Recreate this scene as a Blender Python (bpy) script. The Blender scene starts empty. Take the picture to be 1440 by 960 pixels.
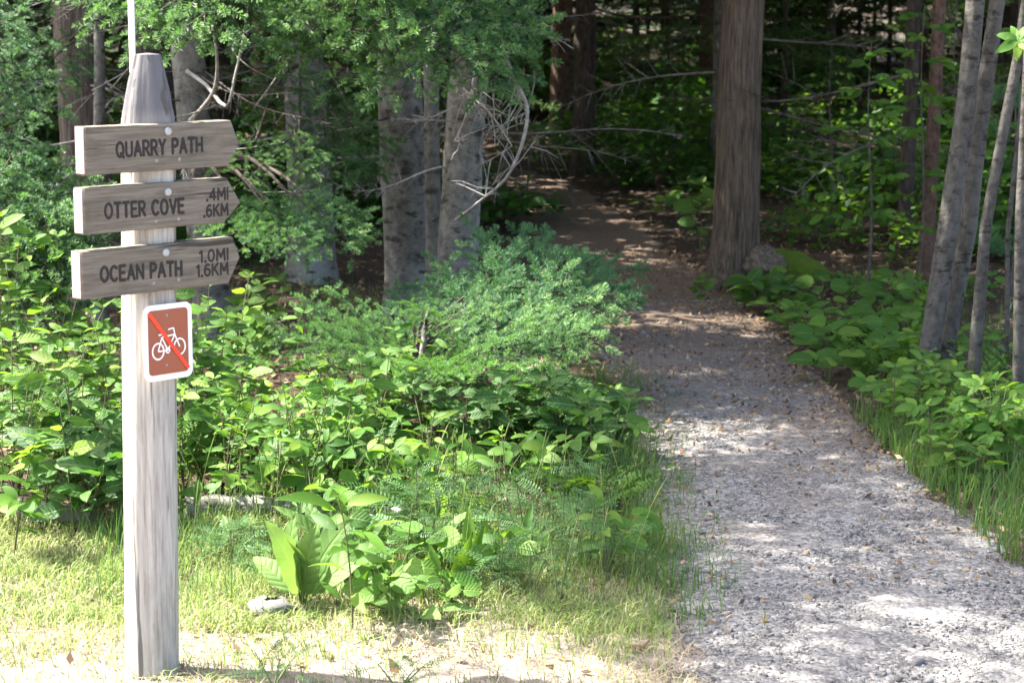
import bpy, math, random
import numpy as np
from mathutils import Vector, Matrix, Quaternion

# ------------------------------------------------------------------ camera, sky, sun, exposure
SC = bpy.context.scene
COL = SC.collection
FPX, CAMH = 3000.0, 1.8
PITCH = math.atan(468 / FPX)
cd = bpy.data.cameras.new('camera'); cam = bpy.data.objects.new('camera', cd); COL.objects.link(cam)
cam.location = (0, 0, CAMH); cam.rotation_euler = (math.pi / 2 - PITCH, 0, 0)
cd.sensor_width = 36; cd.lens = 36 * FPX / 1440; cd.clip_end = 2000; cd.clip_start = .05
cd.dof.use_dof = True; cd.dof.focus_distance = 7.0; cd.dof.aperture_fstop = 7.0
SC.camera = cam

SUN_EL, SUN_AZ = 55.0, 18.0                      # degrees; azimuth counted from the left (-X) towards the back (+Y)
el, az = math.radians(SUN_EL), math.radians(SUN_AZ)
SUN = Vector((-math.cos(az) * math.cos(el), math.sin(az) * math.cos(el), math.sin(el)))
w = bpy.data.worlds.new('World'); SC.world = w; w.use_nodes = True
nt = w.node_tree; bg = nt.nodes['Background']
sky = nt.nodes.new('ShaderNodeTexSky'); sky.sky_type = 'NISHITA'; sky.sun_disc = False; sky.dust_density = 4.0; sky.ozone_density = .6; sky.air_density = .9
sky.sun_elevation = el; sky.sun_rotation = math.atan2(SUN.x, SUN.y)
nt.links.new(sky.outputs[0], bg.inputs[0]); bg.inputs[1].default_value = 0.13
ld = bpy.data.lights.new('sun', 'SUN'); ld.energy = 5.0; ld.angle = math.radians(.53); ld.color = (1, .95, .87)
so = bpy.data.objects.new('sun', ld); COL.objects.link(so)
so.rotation_euler = SUN.to_track_quat('Z', 'Y').to_euler(); so.location = (-10, 5, 20)
vs = SC.view_settings; vs.view_transform = 'Standard'; vs.look = 'None'; vs.exposure = 2.6; vs.gamma = 1
try: vs.use_curve_mapping = False
except Exception: pass
cy = SC.cycles
cy.max_bounces = 7; cy.diffuse_bounces = 4; cy.glossy_bounces = 2; cy.transmission_bounces = 4; cy.transparent_max_bounces = 4
cy.use_denoising = True; cy.sample_clamp_indirect = 6; cy.caustics_reflective = False; cy.caustics_refractive = False

rng = np.random.default_rng(7)
random.seed(7)
R_ = random.uniform

# ------------------------------------------------------------------ picture point -> place
_F = np.array([0, math.cos(PITCH), -math.sin(PITCH)]); _U = np.array([0, math.sin(PITCH), math.cos(PITCH)])
def ray(px, py): return _F * FPX + np.array([1., 0, 0]) * (px - 720) + _U * (480 - py)
def gnd(px, py):
    d = ray(px, py); p = np.array([0, 0, CAMH]); t = -CAMH / d[2]
    for _ in range(12):
        q = p + d * t; t = (ground_z(q[0], q[1]) - CAMH) / d[2]
    return Vector(p + d * t)
def at(px, py, depth):
    d = ray(px, py); return Vector(np.array([0, 0, CAMH]) + d * (depth / d[1]))

# ------------------------------------------------------------------ terrain
PATH = np.array([(1.45, 1.0, 1.6), (1.4, 4.0, 1.3), (1.35, 5.5, .92), (1.2, 6.1, .72), (1.08, 6.85, .58), (1.06, 7.8, .56), (1.02, 9, .55), (.99, 10, .54),
                 (.95, 11.6, .54), (.95, 12.7, .5), (.97, 13.9, .42), (.85, 15.1, .42), (.6, 17, .5), (.28, 19, .55), (-.15, 21, .55), (-1.0, 23, .55), (-2.6, 25, .55), (-5, 26.5, .55), (-9, 28, .55)])
def path_cx(y): return np.interp(y, PATH[:, 1], PATH[:, 0])
def path_hw(y): return np.interp(y, PATH[:, 1], PATH[:, 2])
def sstep(a, b, x):
    t = np.clip((np.asarray(x, float) - a) / (b - a), 0, 1); return t * t * (3 - 2 * t)
def ground_z(x, y):
    x = np.asarray(x, float); y = np.asarray(y, float)
    d = np.abs(x - path_cx(y)) - path_hw(y)
    off = sstep(0, .7, d)
    z = .05 * off * sstep(6.6, 8.2, y) + .028 * np.sin(x * 2.1 + y * .7) * np.sin(y * 1.7 - x * .6) * off
    z = z + .012 * np.sin(x * 7.3 + 1) * np.sin(y * 6.1) * off
    z = z + .035 * np.clip(y - 16, 0, 14) + .012 * np.clip(y - 34, 0, 60)
    z = z + .03 * np.clip(np.abs(x) - 6, 0, 30) * sstep(6, 14, y)
    return z
def gz(x, y): return float(ground_z(x, y))

# ------------------------------------------------------------------ mesh helpers
def fast_mesh(name, V, F, mats=(), age=None, smooth=False, midx=None):
    V = np.ascontiguousarray(V, np.float32); F = np.ascontiguousarray(F, np.int32); k = F.shape[1]
    me = bpy.data.meshes.new(name)
    me.vertices.add(len(V)); me.vertices.foreach_set('co', V.ravel())
    me.loops.add(F.size); me.loops.foreach_set('vertex_index', F.ravel())
    me.polygons.add(len(F)); me.polygons.foreach_set('loop_start', np.arange(0, F.size, k, dtype=np.int32))
    for m in mats: me.materials.append(m)
    if midx is not None: me.polygons.foreach_set('material_index', np.ascontiguousarray(midx, np.int32))
    if smooth: me.polygons.foreach_set('use_smooth', np.ones(len(F), bool))
    me.update(calc_edges=True)
    if age is not None:
        a = me.attributes.new('age', 'FLOAT', 'POINT'); a.data.foreach_set('value', np.ascontiguousarray(age, np.float32))
    return me
class MB:
    """collects quads and triangles (triangles stored as quads are split)"""
    def __init__(s): s.v = []; s.f = []; s.n = 0
    def add(s, V, F):
        V = np.asarray(V, float); F = np.asarray(F, int) + s.n
        s.v.append(V); s.n += len(V)
        if F.shape[1] == 4: F = np.concatenate([F[:, [0, 1, 2]], F[:, [0, 2, 3]]])
        s.f.append(F)
    def tube(s, pts, rad, sides=6, cap=True):
        P = np.asarray([tuple(p) for p in pts], float); rad = np.broadcast_to(np.asarray(rad, float), (len(P),))
        T = np.gradient(P, axis=0); T /= np.linalg.norm(T, axis=1)[:, None] + 1e-9
        ref = np.array([0, 0, 1.]) if abs(T[0][2]) < .9 else np.array([1., 0, 0])
        a = np.linspace(0, 2 * np.pi, sides, endpoint=False); out = []
        for i in range(len(P)):
            x = np.cross(ref, T[i]); nx = np.linalg.norm(x)
            x = x / nx if nx > 1e-6 else np.array([1., 0, 0]); y = np.cross(T[i], x)
            out.append(P[i] + rad[i] * (np.cos(a)[:, None] * x + np.sin(a)[:, None] * y))
            ref = y
        V = np.concatenate(out); F = []
        for i in range(len(P) - 1):
            for j in range(sides):
                k = (j + 1) % sides; F.append((i * sides + j, i * sides + k, (i + 1) * sides + k, (i + 1) * sides + j))
        s.add(V, F)
        if cap:
            for i in (0, len(P) - 1):
                s.add(np.concatenate([out[i], P[i:i + 1]]), [(j, (j + 1) % sides, sides) if i else ((j + 1) % sides, j, sides) for j in range(sides)])
    def prism(s, poly, d):                         # poly: list of 3D points (planar, ccw seen from outside), d: extrusion away from the viewer
        P = np.asarray([tuple(p) for p in poly], float); n = len(P); c = P.mean(0); d = np.asarray(tuple(d), float)
        s.add(np.concatenate([P, [c]]), [(i, (i + 1) % n, n) for i in range(n)])
        s.add(np.concatenate([P + d, [c + d]]), [((i + 1) % n, i, n) for i in range(n)])
        s.add(np.concatenate([P, P + d]), [(i, n + i, n + (i + 1) % n, (i + 1) % n) for i in range(n)])
    def mesh(s, name, mats, smooth=False): return fast_mesh(name, np.concatenate(s.v), np.concatenate(s.f), mats, smooth=smooth)

def tag(o, label=None, cat=None, group=None, kind=None):
    if label: o['label'] = label
    if cat: o['category'] = cat
    if group: o['group'] = group
    if kind: o['kind'] = kind
    return o
def obj(name, me, parent=None, M=None):
    o = bpy.data.objects.new(name, me); COL.objects.link(o)
    if parent is not None: o.parent = parent
    if M is not None: o.matrix_local = M
    return o
def empty(name, loc, rz=0):
    o = bpy.data.objects.new(name, None); COL.objects.link(o); o.location = loc; o.rotation_euler = (0, 0, rz); o.empty_display_size = .1
    return o
def frame_x(p, x, up=Vector((0, 0, 1)), s=1.0):    # matrix: origin p, X along x, Z near up
    x = Vector(x).normalized(); y = up.cross(x)
    if y.length < 1e-4: y = Vector((0, 1, 0)).cross(x)
    y.normalize(); z = x.cross(y)
    M = Matrix(((x.x, y.x, z.x, p[0]), (x.y, y.y, z.y, p[1]), (x.z, y.z, z.z, p[2]), (0, 0, 0, 1)))
    return M @ Matrix.Diagonal((s, s, s, 1))
def vnoise(th, z, nt_, nz_, seed):                  # smooth value noise, periodic in th (0..1); z counted in cells
    g = np.random.default_rng(seed).uniform(-1, 1, (nt_, nz_))
    a = (th % 1) * nt_; b = z % nz_
    i = np.floor(a).astype(int); j = np.floor(b).astype(int); fa = a - i; fb = b - j
    fa = fa * fa * (3 - 2 * fa); fb = fb * fb * (3 - 2 * fb)
    i0 = i % nt_; i1 = (i + 1) % nt_; j0 = j % nz_; j1 = (j + 1) % nz_
    return (g[i0, j0] * (1 - fa) + g[i1, j0] * fa) * (1 - fb) + (g[i0, j1] * (1 - fa) + g[i1, j1] * fa) * fb

# ------------------------------------------------------------------ materials
def new_mat(name):
    m = bpy.data.materials.new(name); m.use_nodes = True; t = m.node_tree
    for n in list(t.nodes): t.nodes.remove(n)
    out = t.nodes.new('ShaderNodeOutputMaterial'); return m, t, out
def nd(t, typ, ins=None, **props):
    n = t.nodes.new('ShaderNode' + typ)
    for k, v in props.items(): setattr(n, k, v)
    for k, v in (ins or {}).items():
        s = n.inputs[k]
        if hasattr(v, 'links') or isinstance(v, bpy.types.NodeSocket): t.links.new(v, s)
        else: s.default_value = v
    return n
def c4(c): return (c[0], c[1], c[2], 1)
def mixc(t, fac, a, b, mode='MIX'):
    n = t.nodes.new('ShaderNodeMix'); n.data_type = 'RGBA'; n.blend_type = mode
    for i, v in ((0, fac), (6, a), (7, b)):
        if isinstance(v, bpy.types.NodeSocket): t.links.new(v, n.inputs[i])
        elif i == 0: n.inputs[0].default_value = v
        else: n.inputs[i].default_value = c4(v)
    return n.outputs[2]
def ramp(t, fac, stops):
    n = t.nodes.new('ShaderNodeValToRGB'); e = n.color_ramp.elements
    while len(e) < len(stops): e.new(.5)
    for q, (p, c) in zip(e, stops): q.position = p; q.color = c4(c)
    t.links.new(fac, n.inputs[0]); return n.outputs[0]
def math2(t, op, a, b=0.0):
    n = t.nodes.new('ShaderNodeMath'); n.operation = op
    for i, v in ((0, a), (1, b)):
        if isinstance(v, bpy.types.NodeSocket): t.links.new(v, n.inputs[i])
        else: n.inputs[i].default_value = v
    return n.outputs[0]
def coords(t, scale=(1, 1, 1), kind='Object'):
    tc = nd(t, 'TexCoord'); mp = nd(t, 'Mapping', {'Scale': scale}); t.links.new(tc.outputs[kind], mp.inputs[0]); return mp.outputs[0]
def world_pos(t, scale=(1, 1, 1)):
    g = nd(t, 'NewGeometry'); mp = nd(t, 'Mapping', {'Scale': scale}); t.links.new(g.outputs['Position'], mp.inputs[0]); return mp.outputs[0]
def noise(t, vec, scale, detail=3, rough=.55): return nd(t, 'TexNoise', {'Vector': vec, 'Scale': scale, 'Detail': detail, 'Roughness': rough}).outputs['Fac']

def leaf_mat(name, stops, trans=.4, tcol=(.30, .42, .05), rough=.55, spec=.2, age_tip=None, vein=0):
    m, t, out = new_mat(name)
    g = nd(t, 'NewGeometry'); oi = nd(t, 'ObjectInfo')
    r = math2(t, 'FRACT', math2(t, 'ADD', g.outputs['Random Per Island'], oi.outputs['Random']))
    col = ramp(t, r, stops)
    wv = noise(t, world_pos(t), 2.2, 2)
    col = mixc(t, math2(t, 'MULTIPLY', wv, .35), col, (.03, .06, .012))
    sp = noise(t, world_pos(t), 55, 3, .7)
    if not age_tip: col = mixc(t, ramp(t, sp, [(.62, (0, 0, 0)), (.70, (.7, .7, .7))]), col, (.16, .14, .035))
    if age_tip:
        at_ = nd(t, 'Attribute', attribute_name='age')
        col = mixc(t, at_.outputs['Fac'], col, age_tip)
    b = nd(t, 'BsdfPrincipled', {'Base Color': col, 'Roughness': rough, 'Specular IOR Level': spec})
    if vein:
        sx = nd(t, 'SeparateXYZ'); t.links.new(coords(t), sx.inputs[0]); ay = math2(t, 'ABSOLUTE', sx.outputs[1])
        rib = nd(t, 'MapRange', {'From Min': .06 / vein, 'From Max': .16 / vein, 'To Min': 1.0, 'To Max': 0.0}); t.links.new(ay, rib.inputs[0])
        wv_ = math2(t, 'ABSOLUTE', math2(t, 'SINE', math2(t, 'MULTIPLY', math2(t, 'SUBTRACT', sx.outputs[0], math2(t, 'MULTIPLY', ay, .9)), vein * 3.1416)))
        lat = nd(t, 'MapRange', {'From Min': .0, 'From Max': .28, 'To Min': .75, 'To Max': 0.0}); t.links.new(wv_, lat.inputs[0])
        vf = math2(t, 'MULTIPLY', math2(t, 'MAXIMUM', rib.outputs[0], lat.outputs[0]), .5)
        col = mixc(t, vf, col, (.20, .30, .09)); t.links.new(col, b.inputs['Base Color'])
        bp = nd(t, 'Bump', {'Strength': .6, 'Distance': .1 / vein, 'Height': math2(t, 'SUBTRACT', wv_, rib.outputs[0])}); t.links.new(bp.outputs[0], b.inputs['Normal'])
    tr = nd(t, 'BsdfTranslucent', {'Color': mixc(t, .72, col, tcol)})
    mx = nd(t, 'MixShader', {0: trans}); t.links.new(b.outputs[0], mx.inputs[1]); t.links.new(tr.outputs[0], mx.inputs[2])
    t.links.new(mx.outputs[0], out.inputs[0]); return m
def plain(name, col, rough=.6, metal=0, spec=.4, noise_amt=.15, nscale=30):
    m, t, out = new_mat(name)
    c = mixc(t, noise(t, coords(t), nscale, 4), [x * (1 - noise_amt) for x in col], [min(1, x * (1 + noise_amt)) for x in col])
    b = nd(t, 'BsdfPrincipled', {'Base Color': c, 'Roughness': rough, 'Metallic': metal, 'Specular IOR Level': spec})
    t.links.new(b.outputs[0], out.inputs[0]); return m
def bark(name, dark, light, sc=(9, 9, 1.2), spot=None, spot_sc=(14, 14, 40), bump=.6, patches=None, rough=.9):
    m, t, out = new_mat(name)
    v = coords(t, sc); n1 = noise(t, v, 4, 6, .65)
    col = ramp(t, n1, [(.33, dark), (.62, light)])
    oi = nd(t, 'ObjectInfo')
    big = noise(t, coords(t, (1, 1, .5)), 2.3, 4)
    h = n1
    if patches: col = mixc(t, ramp(t, big, [(.5, (0, 0, 0)), (.62, (1, 1, 1))]), col, patches)
    if spot:
        n2 = noise(t, coords(t, spot_sc), 1.0, 4, .6)
        col = mixc(t, ramp(t, n2, [(.55, (0, 0, 0)), (.66, (1, 1, 1))]), col, spot)
        h = math2(t, 'SUBTRACT', n1, math2(t, 'MULTIPLY', n2, .5))
    fine = noise(t, coords(t, (1, 1, .6)), 90, 3)
    col = mixc(t, math2(t, 'MULTIPLY', fine, .35), col, [x * .45 for x in dark])
    bp = nd(t, 'Bump', {'Strength': bump, 'Distance': .02, 'Height': h})
    b = nd(t, 'BsdfPrincipled', {'Base Color': col, 'Roughness': rough, 'Specular IOR Level': .2, 'Normal': bp.outputs[0]})
    t.links.new(b.outputs[0], out.inputs[0]); return m
def wood_mat(name, dark, mid, light, axis='z', sc=1.0, cap=None):
    m, t, out = new_mat(name)
    s = {'z': (1, 1, .05), 'x': (.05, 1, 1)}[axis]
    v = coords(t, s); g1 = noise(t, v, 150 * sc, 6, .65); g2 = noise(t, v, 22 * sc, 4, .6)
    col = ramp(t, g1, [(.3, dark), (.5, mid), (.72, light)])
    col = mixc(t, ramp(t, g2, [(.35, (.6, .6, .6)), (.65, (0, 0, 0))]), col, mid)
    st = noise(t, coords(t, {'z': (1, 1, .22), 'x': (.35, 1, 1)}[axis]), 14, 5, .7)
    col = mixc(t, ramp(t, st, [(.5, (0, 0, 0)), (.75, (.6, .6, .6))]), col, [x * .5 for x in dark])
    if cap:  # bluish-grey shade of the post's cone put into the colour, by height
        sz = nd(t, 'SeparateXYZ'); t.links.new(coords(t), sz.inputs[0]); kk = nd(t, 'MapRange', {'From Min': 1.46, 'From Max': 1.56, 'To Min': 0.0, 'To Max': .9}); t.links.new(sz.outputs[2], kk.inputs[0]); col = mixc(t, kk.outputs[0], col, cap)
    crack = ramp(t, noise(t, v, 40 * sc, 3), [(.36, (1, 1, 1)), (.39, (0, 0, 0))])
    col = mixc(t, math2(t, 'MULTIPLY', crack, .75), col, [x * .35 for x in dark])
    h = math2(t, 'SUBTRACT', math2(t, 'ADD', g1, math2(t, 'MULTIPLY', g2, .8)), crack)
    bp = nd(t, 'Bump', {'Strength': .5, 'Distance': .004, 'Height': h})
    b = nd(t, 'BsdfPrincipled', {'Base Color': col, 'Roughness': .85, 'Specular IOR Level': .25, 'Normal': bp.outputs[0]})
    t.links.new(b.outputs[0], out.inputs[0]); return m

M = {}
M['fir'] = leaf_mat('fir_needles', [(0, (.016, .068, .040)), (.5, (.026, .092, .050)), (1, (.042, .12, .055))], trans=.26, tcol=(.16, .36, .04), rough=.5, spec=.18, age_tip=(.16, .28, .085))
M['fir_far'] = leaf_mat('distant_needles', [(0, (.018, .05, .02)), (.6, (.03, .075, .025)), (1, (.055, .11, .03))], trans=.25, tcol=(.16, .26, .05), age_tip=(.07, .13, .03))
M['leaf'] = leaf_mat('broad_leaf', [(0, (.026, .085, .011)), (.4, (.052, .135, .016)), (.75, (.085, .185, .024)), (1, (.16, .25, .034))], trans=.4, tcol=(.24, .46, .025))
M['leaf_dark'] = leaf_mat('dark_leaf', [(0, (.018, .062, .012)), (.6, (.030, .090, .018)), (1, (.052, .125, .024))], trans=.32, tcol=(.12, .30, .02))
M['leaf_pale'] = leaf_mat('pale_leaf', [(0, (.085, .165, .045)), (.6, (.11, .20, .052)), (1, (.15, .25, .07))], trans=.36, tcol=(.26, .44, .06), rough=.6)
M['leaf_v'] = leaf_mat('veined_broad_leaf', [(0, (.026, .085, .011)), (.4, (.052, .135, .016)), (.75, (.085, .185, .024)), (1, (.16, .25, .034))], trans=.4, tcol=(.24, .46, .025), vein=70)
M['leaf_dark_v'] = leaf_mat('veined_dark_leaf', [(0, (.018, .062, .012)), (.6, (.030, .090, .018)), (1, (.052, .125, .024))], trans=.32, tcol=(.12, .30, .02), vein=65)
M['leaf_pale_v'] = leaf_mat('veined_pale_leaf', [(0, (.085, .165, .045)), (.6, (.11, .20, .052)), (1, (.15, .25, .07))], trans=.36, tcol=(.26, .44, .06), rough=.6, vein=34)
M['vetch'] = leaf_mat('vetch_leaf', [(0, (.06, .14, .045)), (.6, (.085, .175, .06)), (1, (.12, .22, .07))], trans=.3, tcol=(.25, .4, .08), rough=.55)
M['grass'] = leaf_mat('grass_blade', [(0, (.10, .19, .04)), (.5, (.19, .28, .075)), (.8, (.32, .36, .14)), (1, (.45, .41, .23))], trans=.35, tcol=(.35, .42, .1), rough=.5)
M['grass_deep'] = leaf_mat('grass_blade_green', [(0, (.04, .105, .03)), (.7, (.065, .14, .035)), (1, (.14, .2, .06))], trans=.35, tcol=(.25, .4, .07), rough=.5)
M['straw'] = leaf_mat('straw', [(0, (.20, .15, .09)), (.5, (.33, .27, .17)), (1, (.45, .39, .27))], trans=.15, tcol=(.4, .33, .2), rough=.7)
M['litter'] = leaf_mat('dead_leaf', [(0, (.10, .055, .03)), (.4, (.19, .11, .06)), (.75, (.30, .19, .115)), (1, (.42, .31, .21))], trans=.12, tcol=(.35, .2, .1), rough=.7)
M['stem'] = plain('green_stem', (.09, .13, .04), .6, nscale=20)
M['redstem'] = plain('brown_stem', (.10, .085, .04), .7, nscale=20)
M['twig'] = bark('dead_twig', (.045, .037, .03), (.15, .13, .11), (6, 6, 6), bump=.3)
M['palewig'] = bark('pale_dead_twig', (.2, .185, .165), (.42, .40, .37), (6, 6, 6), bump=.3)
M['limb'] = bark('limb_bark', (.028, .022, .017), (.085, .07, .055), (6, 6, 6), bump=.4)
M['bark_fir'] = bark('grey_fir_bark', (.09, .084, .072), (.225, .215, .19), (5, 5, 4), spot=(.05, .042, .035), spot_sc=(11, 11, 22), bump=.8, patches=(.29, .295, .265))
M['bark_cedar'] = bark('furrowed_bark', (.055, .042, .032), (.19, .155, .125), (13, 13, .8), bump=1.0)
M['bark_big'] = bark('ribbed_grey_bark', (.045, .031, .021), (.20, .152, .108), (17, 17, 1.3), bump=1.0)
M['bark_dark'] = bark('dark_bark', (.03, .022, .018), (.10, .078, .062), (8, 8, 2.2), bump=.8)
M['bark_red'] = bark('reddish_bark', (.06, .036, .026), (.17, .105, .075), (8, 8, 5), bump=.8)
M['bark_maple'] = bark('smooth_grey_bark', (.048, .043, .036), (.118, .110, .096), (7, 7, 4), spot=(.03, .027, .023), spot_sc=(12, 12, 30), bump=.7, patches=(.155, .15, .135))
M['burl'] = bark('burl_bark', (.08, .058, .04), (.23, .18, .135), (9, 9, 9), bump=1.0)
M['moss'] = plain('moss', (.075, .11, .015), .95, spec=.1, noise_amt=.5, nscale=40)
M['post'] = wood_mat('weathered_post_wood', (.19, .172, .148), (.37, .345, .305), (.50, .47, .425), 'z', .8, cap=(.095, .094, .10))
M['board'] = wood_mat('weathered_board_wood', (.055, .046, .034), (.155, .133, .103), (.245, .215, .172), 'x', .8)
M['board_end'] = plain('board_end_grain', (.30, .25, .24), .85, noise_amt=.25, nscale=60)
M['ink'] = plain('routed_black_paint', (.018, .014, .012), .7, noise_amt=.3)
M['steel'] = plain('galvanised_bolt', (.36, .37, .38), .42, .55, nscale=60)
M['steel_dull'] = plain('dull_screw', (.27, .25, .22), .55, .3, nscale=60)
M['white'] = plain('white_sheeting', (.80, .81, .82), .4, noise_amt=.03, nscale=12)
M['brown'] = plain('brown_sheeting', (.28, .080, .038), .42, noise_amt=.07, nscale=14)
M['red'] = plain('red_sheeting', (.80, .055, .02), .4, noise_amt=.05)
M['stake'] = plain('white_plastic', (.82, .82, .84), .4, noise_amt=.03)
M['logwood'] = wood_mat('bleached_log_wood', (.09, .08, .07), (.2, .185, .17), (.32, .30, .275), 'x', .5)

def ground_mat():
    m, t, out = new_mat('forest_floor')
    p = world_pos(t); n1 = noise(t, p, 3.0, 5); n2 = noise(t, p, 28, 5, .65); n3 = noise(t, p, 130, 3)
    soil = ramp(t, n2, [(.3, (.020, .015, .010)), (.5, (.048, .034, .024)), (.7, (.10, .070, .048))])
    sand = ramp(t, n2, [(.3, (.15, .125, .10)), (.55, (.27, .235, .20)), (.75, (.38, .345, .30))])
    sand = mixc(t, math2(t, 'MULTIPLY', n3, .5), sand, (.17, .12, .085))
    sx = nd(t, 'SeparateXYZ'); t.links.new(p, sx.inputs[0])
    e = math2(t, 'ADD', sx.outputs[1], math2(t, 'MULTIPLY', math2(t, 'SUBTRACT', n1, .5), 1.6))
    k = nd(t, 'MapRange', {'From Min': 6.15, 'From Max': 7.0, 'To Min': 1.0, 'To Max': 0.0}); t.links.new(e, k.inputs[0])
    col = mixc(t, k.outputs[0], soil, sand)
    bp = nd(t, 'Bump', {'Strength': .8, 'Distance': .02, 'Height': math2(t, 'ADD', n2, math2(t, 'MULTIPLY', n3, .5))})
    b = nd(t, 'BsdfPrincipled', {'Base Color': col, 'Roughness': .95, 'Specular IOR Level': .15, 'Normal': bp.outputs[0]})
    t.links.new(b.outputs[0], out.inputs[0]); return m
def path_mat():
    m, t, out = new_mat('crushed_gravel')
    p = world_pos(t); n1 = noise(t, p, 1.6, 4); n2 = noise(t, p, 60, 5, .7)
    vo = nd(t, 'TexVoronoi', {'Vector': p, 'Scale': 75.0}); vo2 = nd(t, 'TexVoronoi', {'Vector': p, 'Scale': 34.0})
    sx = nd(t, 'SeparateColor'); t.links.new(vo.outputs['Color'], sx.inputs[0])
    sx2 = nd(t, 'SeparateColor'); t.links.new(vo2.outputs['Color'], sx2.inputs[0])
    g = ramp(t, sx.outputs[0], [(0, (.066, .065, .063)), (.4, (.118, .116, .113)), (.8, (.19, .186, .18)), (1, (.30, .29, .275))])
    g = mixc(t, ramp(t, sx2.outputs[1], [(.75, (0, 0, 0)), (.8, (.6, .6, .6))]), g, (.27, .26, .25))
    g = mixc(t, math2(t, 'MULTIPLY', n2, .55), g, (.125, .117, .108))
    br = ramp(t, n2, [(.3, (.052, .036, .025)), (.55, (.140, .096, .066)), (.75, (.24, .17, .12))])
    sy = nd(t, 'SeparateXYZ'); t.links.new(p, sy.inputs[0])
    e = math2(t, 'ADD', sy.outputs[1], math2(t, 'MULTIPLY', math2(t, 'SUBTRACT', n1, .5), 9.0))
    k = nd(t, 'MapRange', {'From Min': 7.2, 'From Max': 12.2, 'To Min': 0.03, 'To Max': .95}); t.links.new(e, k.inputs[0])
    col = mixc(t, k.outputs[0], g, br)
    h = math2(t, 'ADD', math2(t, 'MULTIPLY', vo.outputs['Distance'], -1.0), math2(t, 'MULTIPLY', n2, .4))
    bp = nd(t, 'Bump', {'Strength': .8, 'Distance': .008, 'Height': h})
    b = nd(t, 'BsdfPrincipled', {'Base Color': col, 'Roughness': .9, 'Specular IOR Level': .25, 'Normal': bp.outputs[0]})
    t.links.new(b.outputs[0], out.inputs[0]); return m
M['ground'] = ground_mat(); M['path'] = path_mat()
def stone_mat():
    m, t, out = new_mat('gravel_stone')
    g = nd(t, 'NewGeometry')
    col = ramp(t, g.outputs['Random Per Island'], [(0, (.07, .068, .066)), (.4, (.125, .123, .119)), (.75, (.19, .186, .178)), (1, (.31, .295, .275))])
    col = mixc(t, math2(t, 'MULTIPLY', noise(t, world_pos(t), 90, 3), .4), col, (.09, .08, .075))
    b = nd(t, 'BsdfPrincipled', {'Base Color': col, 'Roughness': .85, 'Specular IOR Level': .25})
    t.links.new(b.outputs[0], out.inputs[0]); return m
M['stone'] = stone_mat()

# ------------------------------------------------------------------ ground sheet and path
def axis(near0, near1, step, far):
    a = np.arange(near0, near1 + 1e-6, step); g = step * 1.25 ** np.arange(1, 60); s = np.cumsum(g); s = s[s < far]
    return np.concatenate([(near0 - s)[::-1], a, near1 + s])
gx = axis(-5, 5, .12, 250); gy = axis(2, 22, .13, 250)
X, Y = np.meshgrid(gx, gy); Z = ground_z(X, Y) - .012 * (np.abs(X - path_cx(Y)) < path_hw(Y) + .05)
nx, ny = len(gx), len(gy); ii = (np.arange(ny - 1)[:, None] * nx + np.arange(nx - 1)).ravel()
me = fast_mesh('ground', np.stack([X.ravel(), Y.ravel(), Z.ravel()], 1), np.stack([ii, ii + 1, ii + nx + 1, ii + nx], 1), [M['ground']], smooth=True)
tag(obj('ground', me), 'brown forest floor with sandy clearing around the signpost', kind='structure')
py_ = np.concatenate([np.arange(1.2, 22, .07), np.arange(22, 28, .15)]); na = 27
u = np.linspace(-1, 1, na); PX = []; 
for j, yv in enumerate(py_):
    hwL = float(path_hw(yv)) + .07 * math.sin(yv * 5.1) * math.sin(yv * 2.3 + 1) + .03 * math.sin(yv * 17)
    hwR = float(path_hw(yv)) + .07 * math.sin(yv * 4.3 + 2) * math.sin(yv * 1.9) + .03 * math.sin(yv * 15 + 1)
    c = float(path_cx(yv)); PX.append(c + np.where(u < 0, u * hwL, u * hwR))
PX = np.array(PX); PY = np.repeat(py_[:, None], na, 1)
PZ = ground_z(PX, PY) + .006 + .010 * np.sin(PX * 9 + PY * 3) * np.sin(PY * 7.7) * (1 - np.abs(u)) - .014 * np.abs(u) ** 6
PZ += rng.normal(0, .0022, PZ.shape)
nr = len(py_); ii = (np.arange(nr - 1)[:, None] * na + np.arange(na - 1)).ravel()
me = fast_mesh('path', np.stack([PX.ravel(), PY.ravel(), PZ.ravel()], 1), np.stack([ii, ii + 1, ii + na + 1, ii + na], 1), [M['path']], smooth=True)
tag(obj('path', me), 'grey crushed-gravel footpath curving back into the woods', kind='structure')

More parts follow.
